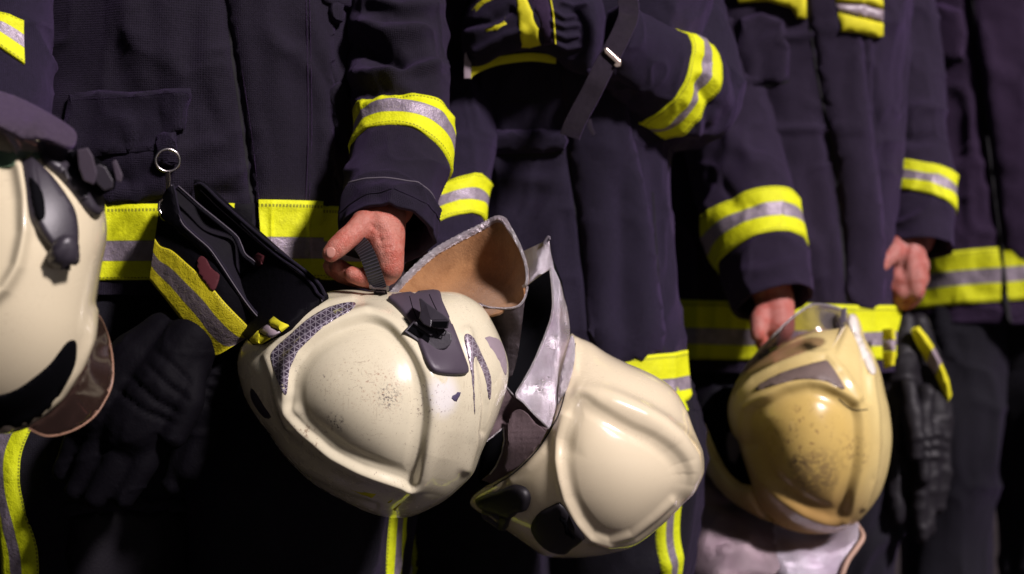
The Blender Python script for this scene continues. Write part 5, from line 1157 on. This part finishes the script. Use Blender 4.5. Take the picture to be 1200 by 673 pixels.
patch('cuff_mouth', [(548, 92), (549, 60), (600, 40), (655, 60), (654, 74), (625, 70), (600, 72), (575, 78)], DepthSurf(cfm), M['black'], g3, off=.001, edge=1, res=8, smooth=0, back=-.004, solid=True)
# webbing strap beside it
sp = empty('webbing_strap', op(710, 60, 1.79), 'dark webbing strap with a metal buckle dangling from the folded forearm', 'strap')
strap('upper_webbing', P([716, 732, 737, 730, 719, 712], [-40, -12, 14, 36, 58, 72], [1.79, 1.79, 1.785, 1.782, 1.78, 1.78]), .026, .004, M['web'], sp)
strap('lower_webbing', P([716, 708, 699, 690, 680, 672, 668], [64, 78, 96, 114, 132, 148, 160], [1.776, 1.774, 1.774, 1.78, 1.785, 1.79, 1.795]), .026, .004, M['web'], sp)
strap('tail_end', P([690, 692, 696], [140, 150, 158], [1.79] * 3), .006, .003, M['web'], sp, n=12)
bq = [(708, 57.5), (711, 56), (728, 72), (727, 78), (722, 79), (719, 76), (722, 74), (709, 62)]
block('buckle', bq, [(708, 57, 1.768), (728, 74, 1.768), (711, 56, 1.768)], .006, M['brass'], sp, bevel=.0008)

# far pair under the clenched fist
for nm, sd in ((0, 0), (1, 1)):
    if nm == 0:
        g = empty('glove', op(1060, 420, 2.33), 'dangling glove nearest the yellowed helmet, its cuff band narrow', 'glove', GG)
        ch = [[(P(1060, 378, 2.36), .020), (P(1056, 420, 2.36), .034), (P(1052, 480, 2.36), .038)], [(P(1038, 470, 2.35), .016), (P(1032, 530, 2.35), .0145), (P(1036, 588, 2.35), .013)], [(P(1050, 490, 2.34), .016), (P(1046, 560, 2.33), .0145), (P(1051, 606, 2.33), .013)], [(P(1064, 480, 2.35), .016), (P(1064, 550, 2.34), .014), (P(1060, 592, 2.34), .0125)], [(P(1064, 455, 2.31), .016), (P(1071, 500, 2.29), .0165), (P(1073, 533, 2.285), .014)]]
    else:
        g = empty('glove', op(1090, 430, 2.35), 'dangling glove with a slanting yellow cuff band, right of the paired one', 'glove', GG)
        ch = [[(P(1076, 380, 2.37), .020), (P(1090, 440, 2.38), .030), (P(1094, 500, 2.37), .032)], [(P(1105, 490, 2.36), .015), (P(1106, 545, 2.35), .0145), (P(1098, 596, 2.35), .0125)], [(P(1092, 505, 2.34), .016), (P(1090, 570, 2.33), .0145), (P(1086, 618, 2.33), .013)], [(P(1080, 500, 2.33), .015), (P(1076, 560, 2.32), .014), (P(1079, 628, 2.32), .0125)], [(P(1084, 460, 2.33), .016), (P(1080, 520, 2.31), .016), (P(1082, 560, 2.30), .013)]]
    gh = glove_hand(ch, M['leather'] if 0 else plain('glove_far_%d' % nm if False else 'dull_glove_leather', (.008, .0065, .0095), .6, bumpscale=120, bs=.5, spec=.3), g, .005,
                    [([(1080, 512), (1098, 508), (1112, 514)], 3, .006), ([(1082, 524), (1098, 521), (1112, 526)], 3, .006), ([(1084, 536), (1098, 534), (1110, 538)], 3, .006)])
    if nm == 0:
        q = depthfield([(1036, 388, 2.26), (1044, 385, 2.25), (1040, 430, 2.25)])
        b = patch('reflective_band', [(1034, 386), (1045, 385), (1046, 398), (1034, 399)], DepthSurf(q), M['yellow'], g, off=.002, edge=1, res=4, smooth=0, back=-.01, solid=True)
        patch('reflective_band', [(1034, 400), (1046, 399), (1046, 411), (1034, 412)], DepthSurf(q), M['sticker'], g, off=.002, edge=1, res=4, smooth=0, back=-.01, solid=True)
        patch('reflective_band', [(1034, 413), (1046, 412), (1045, 428), (1036, 432)], DepthSurf(q), M['yellow'], g, off=.002, edge=1, res=4, smooth=0, back=-.01, solid=True)
    else:
        q = depthfield([(1068, 388, 2.32), (1085, 410, 2.325), (1113, 470, 2.35), (1105, 440, 2.33)])
        patch('reflective_band', [(1067, 388), (1074, 386), (1084, 398), (1092, 410), (1086, 425), (1076, 408)], DepthSurf(q), M['yellow'], g, off=.002, edge=1, res=4, smooth=0, back=-.012, solid=True)
        patch('reflective_band', [(1086, 425), (1092, 411), (1101, 428), (1096, 440)], DepthSurf(q), M['sticker'], g, off=.002, edge=1, res=4, smooth=0, back=-.012, solid=True)
        patch('reflective_band', [(1096, 441), (1101, 429), (1109, 448), (1113, 467), (1110, 473), (1103, 456)], DepthSurf(q), M['yellow'], g, off=.002, edge=1, res=4, smooth=0, back=-.012, solid=True)

# ------------------------------------------------------------------ light, sky, camera
L = Vector((.57, -.58, .62)).normalized()
world = bpy.data.worlds.new('World'); scene.world = world; world.use_nodes = True
nt = world.node_tree; sky = nt.nodes.new('ShaderNodeTexSky'); sky.sky_type = 'NISHITA'; sky.sun_disc = False
sky.sun_elevation = math.asin(L.z); sky.sun_rotation = math.atan2(L.x, L.y)
bg = nt.nodes['Background']; nt.links.new(sky.outputs[0], bg.inputs[0]); bg.inputs[1].default_value = .006
sd = bpy.data.lights.new('sun', 'SUN'); sd.energy = 5.0; sd.angle = math.radians(7); sd.color = (1.0, .89, .93)
sun = bpy.data.objects.new('sun', sd); COL.objects.link(sun); sun.rotation_euler = L.to_track_quat('Z', 'Y').to_euler()

cd_ = bpy.data.cameras.new('camera'); cam = bpy.data.objects.new('camera', cd_); COL.objects.link(cam); scene.camera = cam
cd_.sensor_width = 36; cd_.lens = 50; cd_.clip_end = 300; cd_.clip_start = .05
cam.location = CAM; cam.rotation_euler = (PI / 2, 0, 0)
cd_.dof.use_dof = True; cd_.dof.focus_distance = 1.50; cd_.dof.aperture_fstop = 3.4; cd_.dof.aperture_blades = 9
vs_ = scene.view_settings; vs_.view_transform = 'Standard'; vs_.look = 'None'; vs_.gamma = 1; vs_.use_curve_mapping = False; vs_.exposure = 0
scene.cycles.use_denoising = True; scene.cycles.max_bounces = 6; scene.cycles.transparent_max_bounces = 8
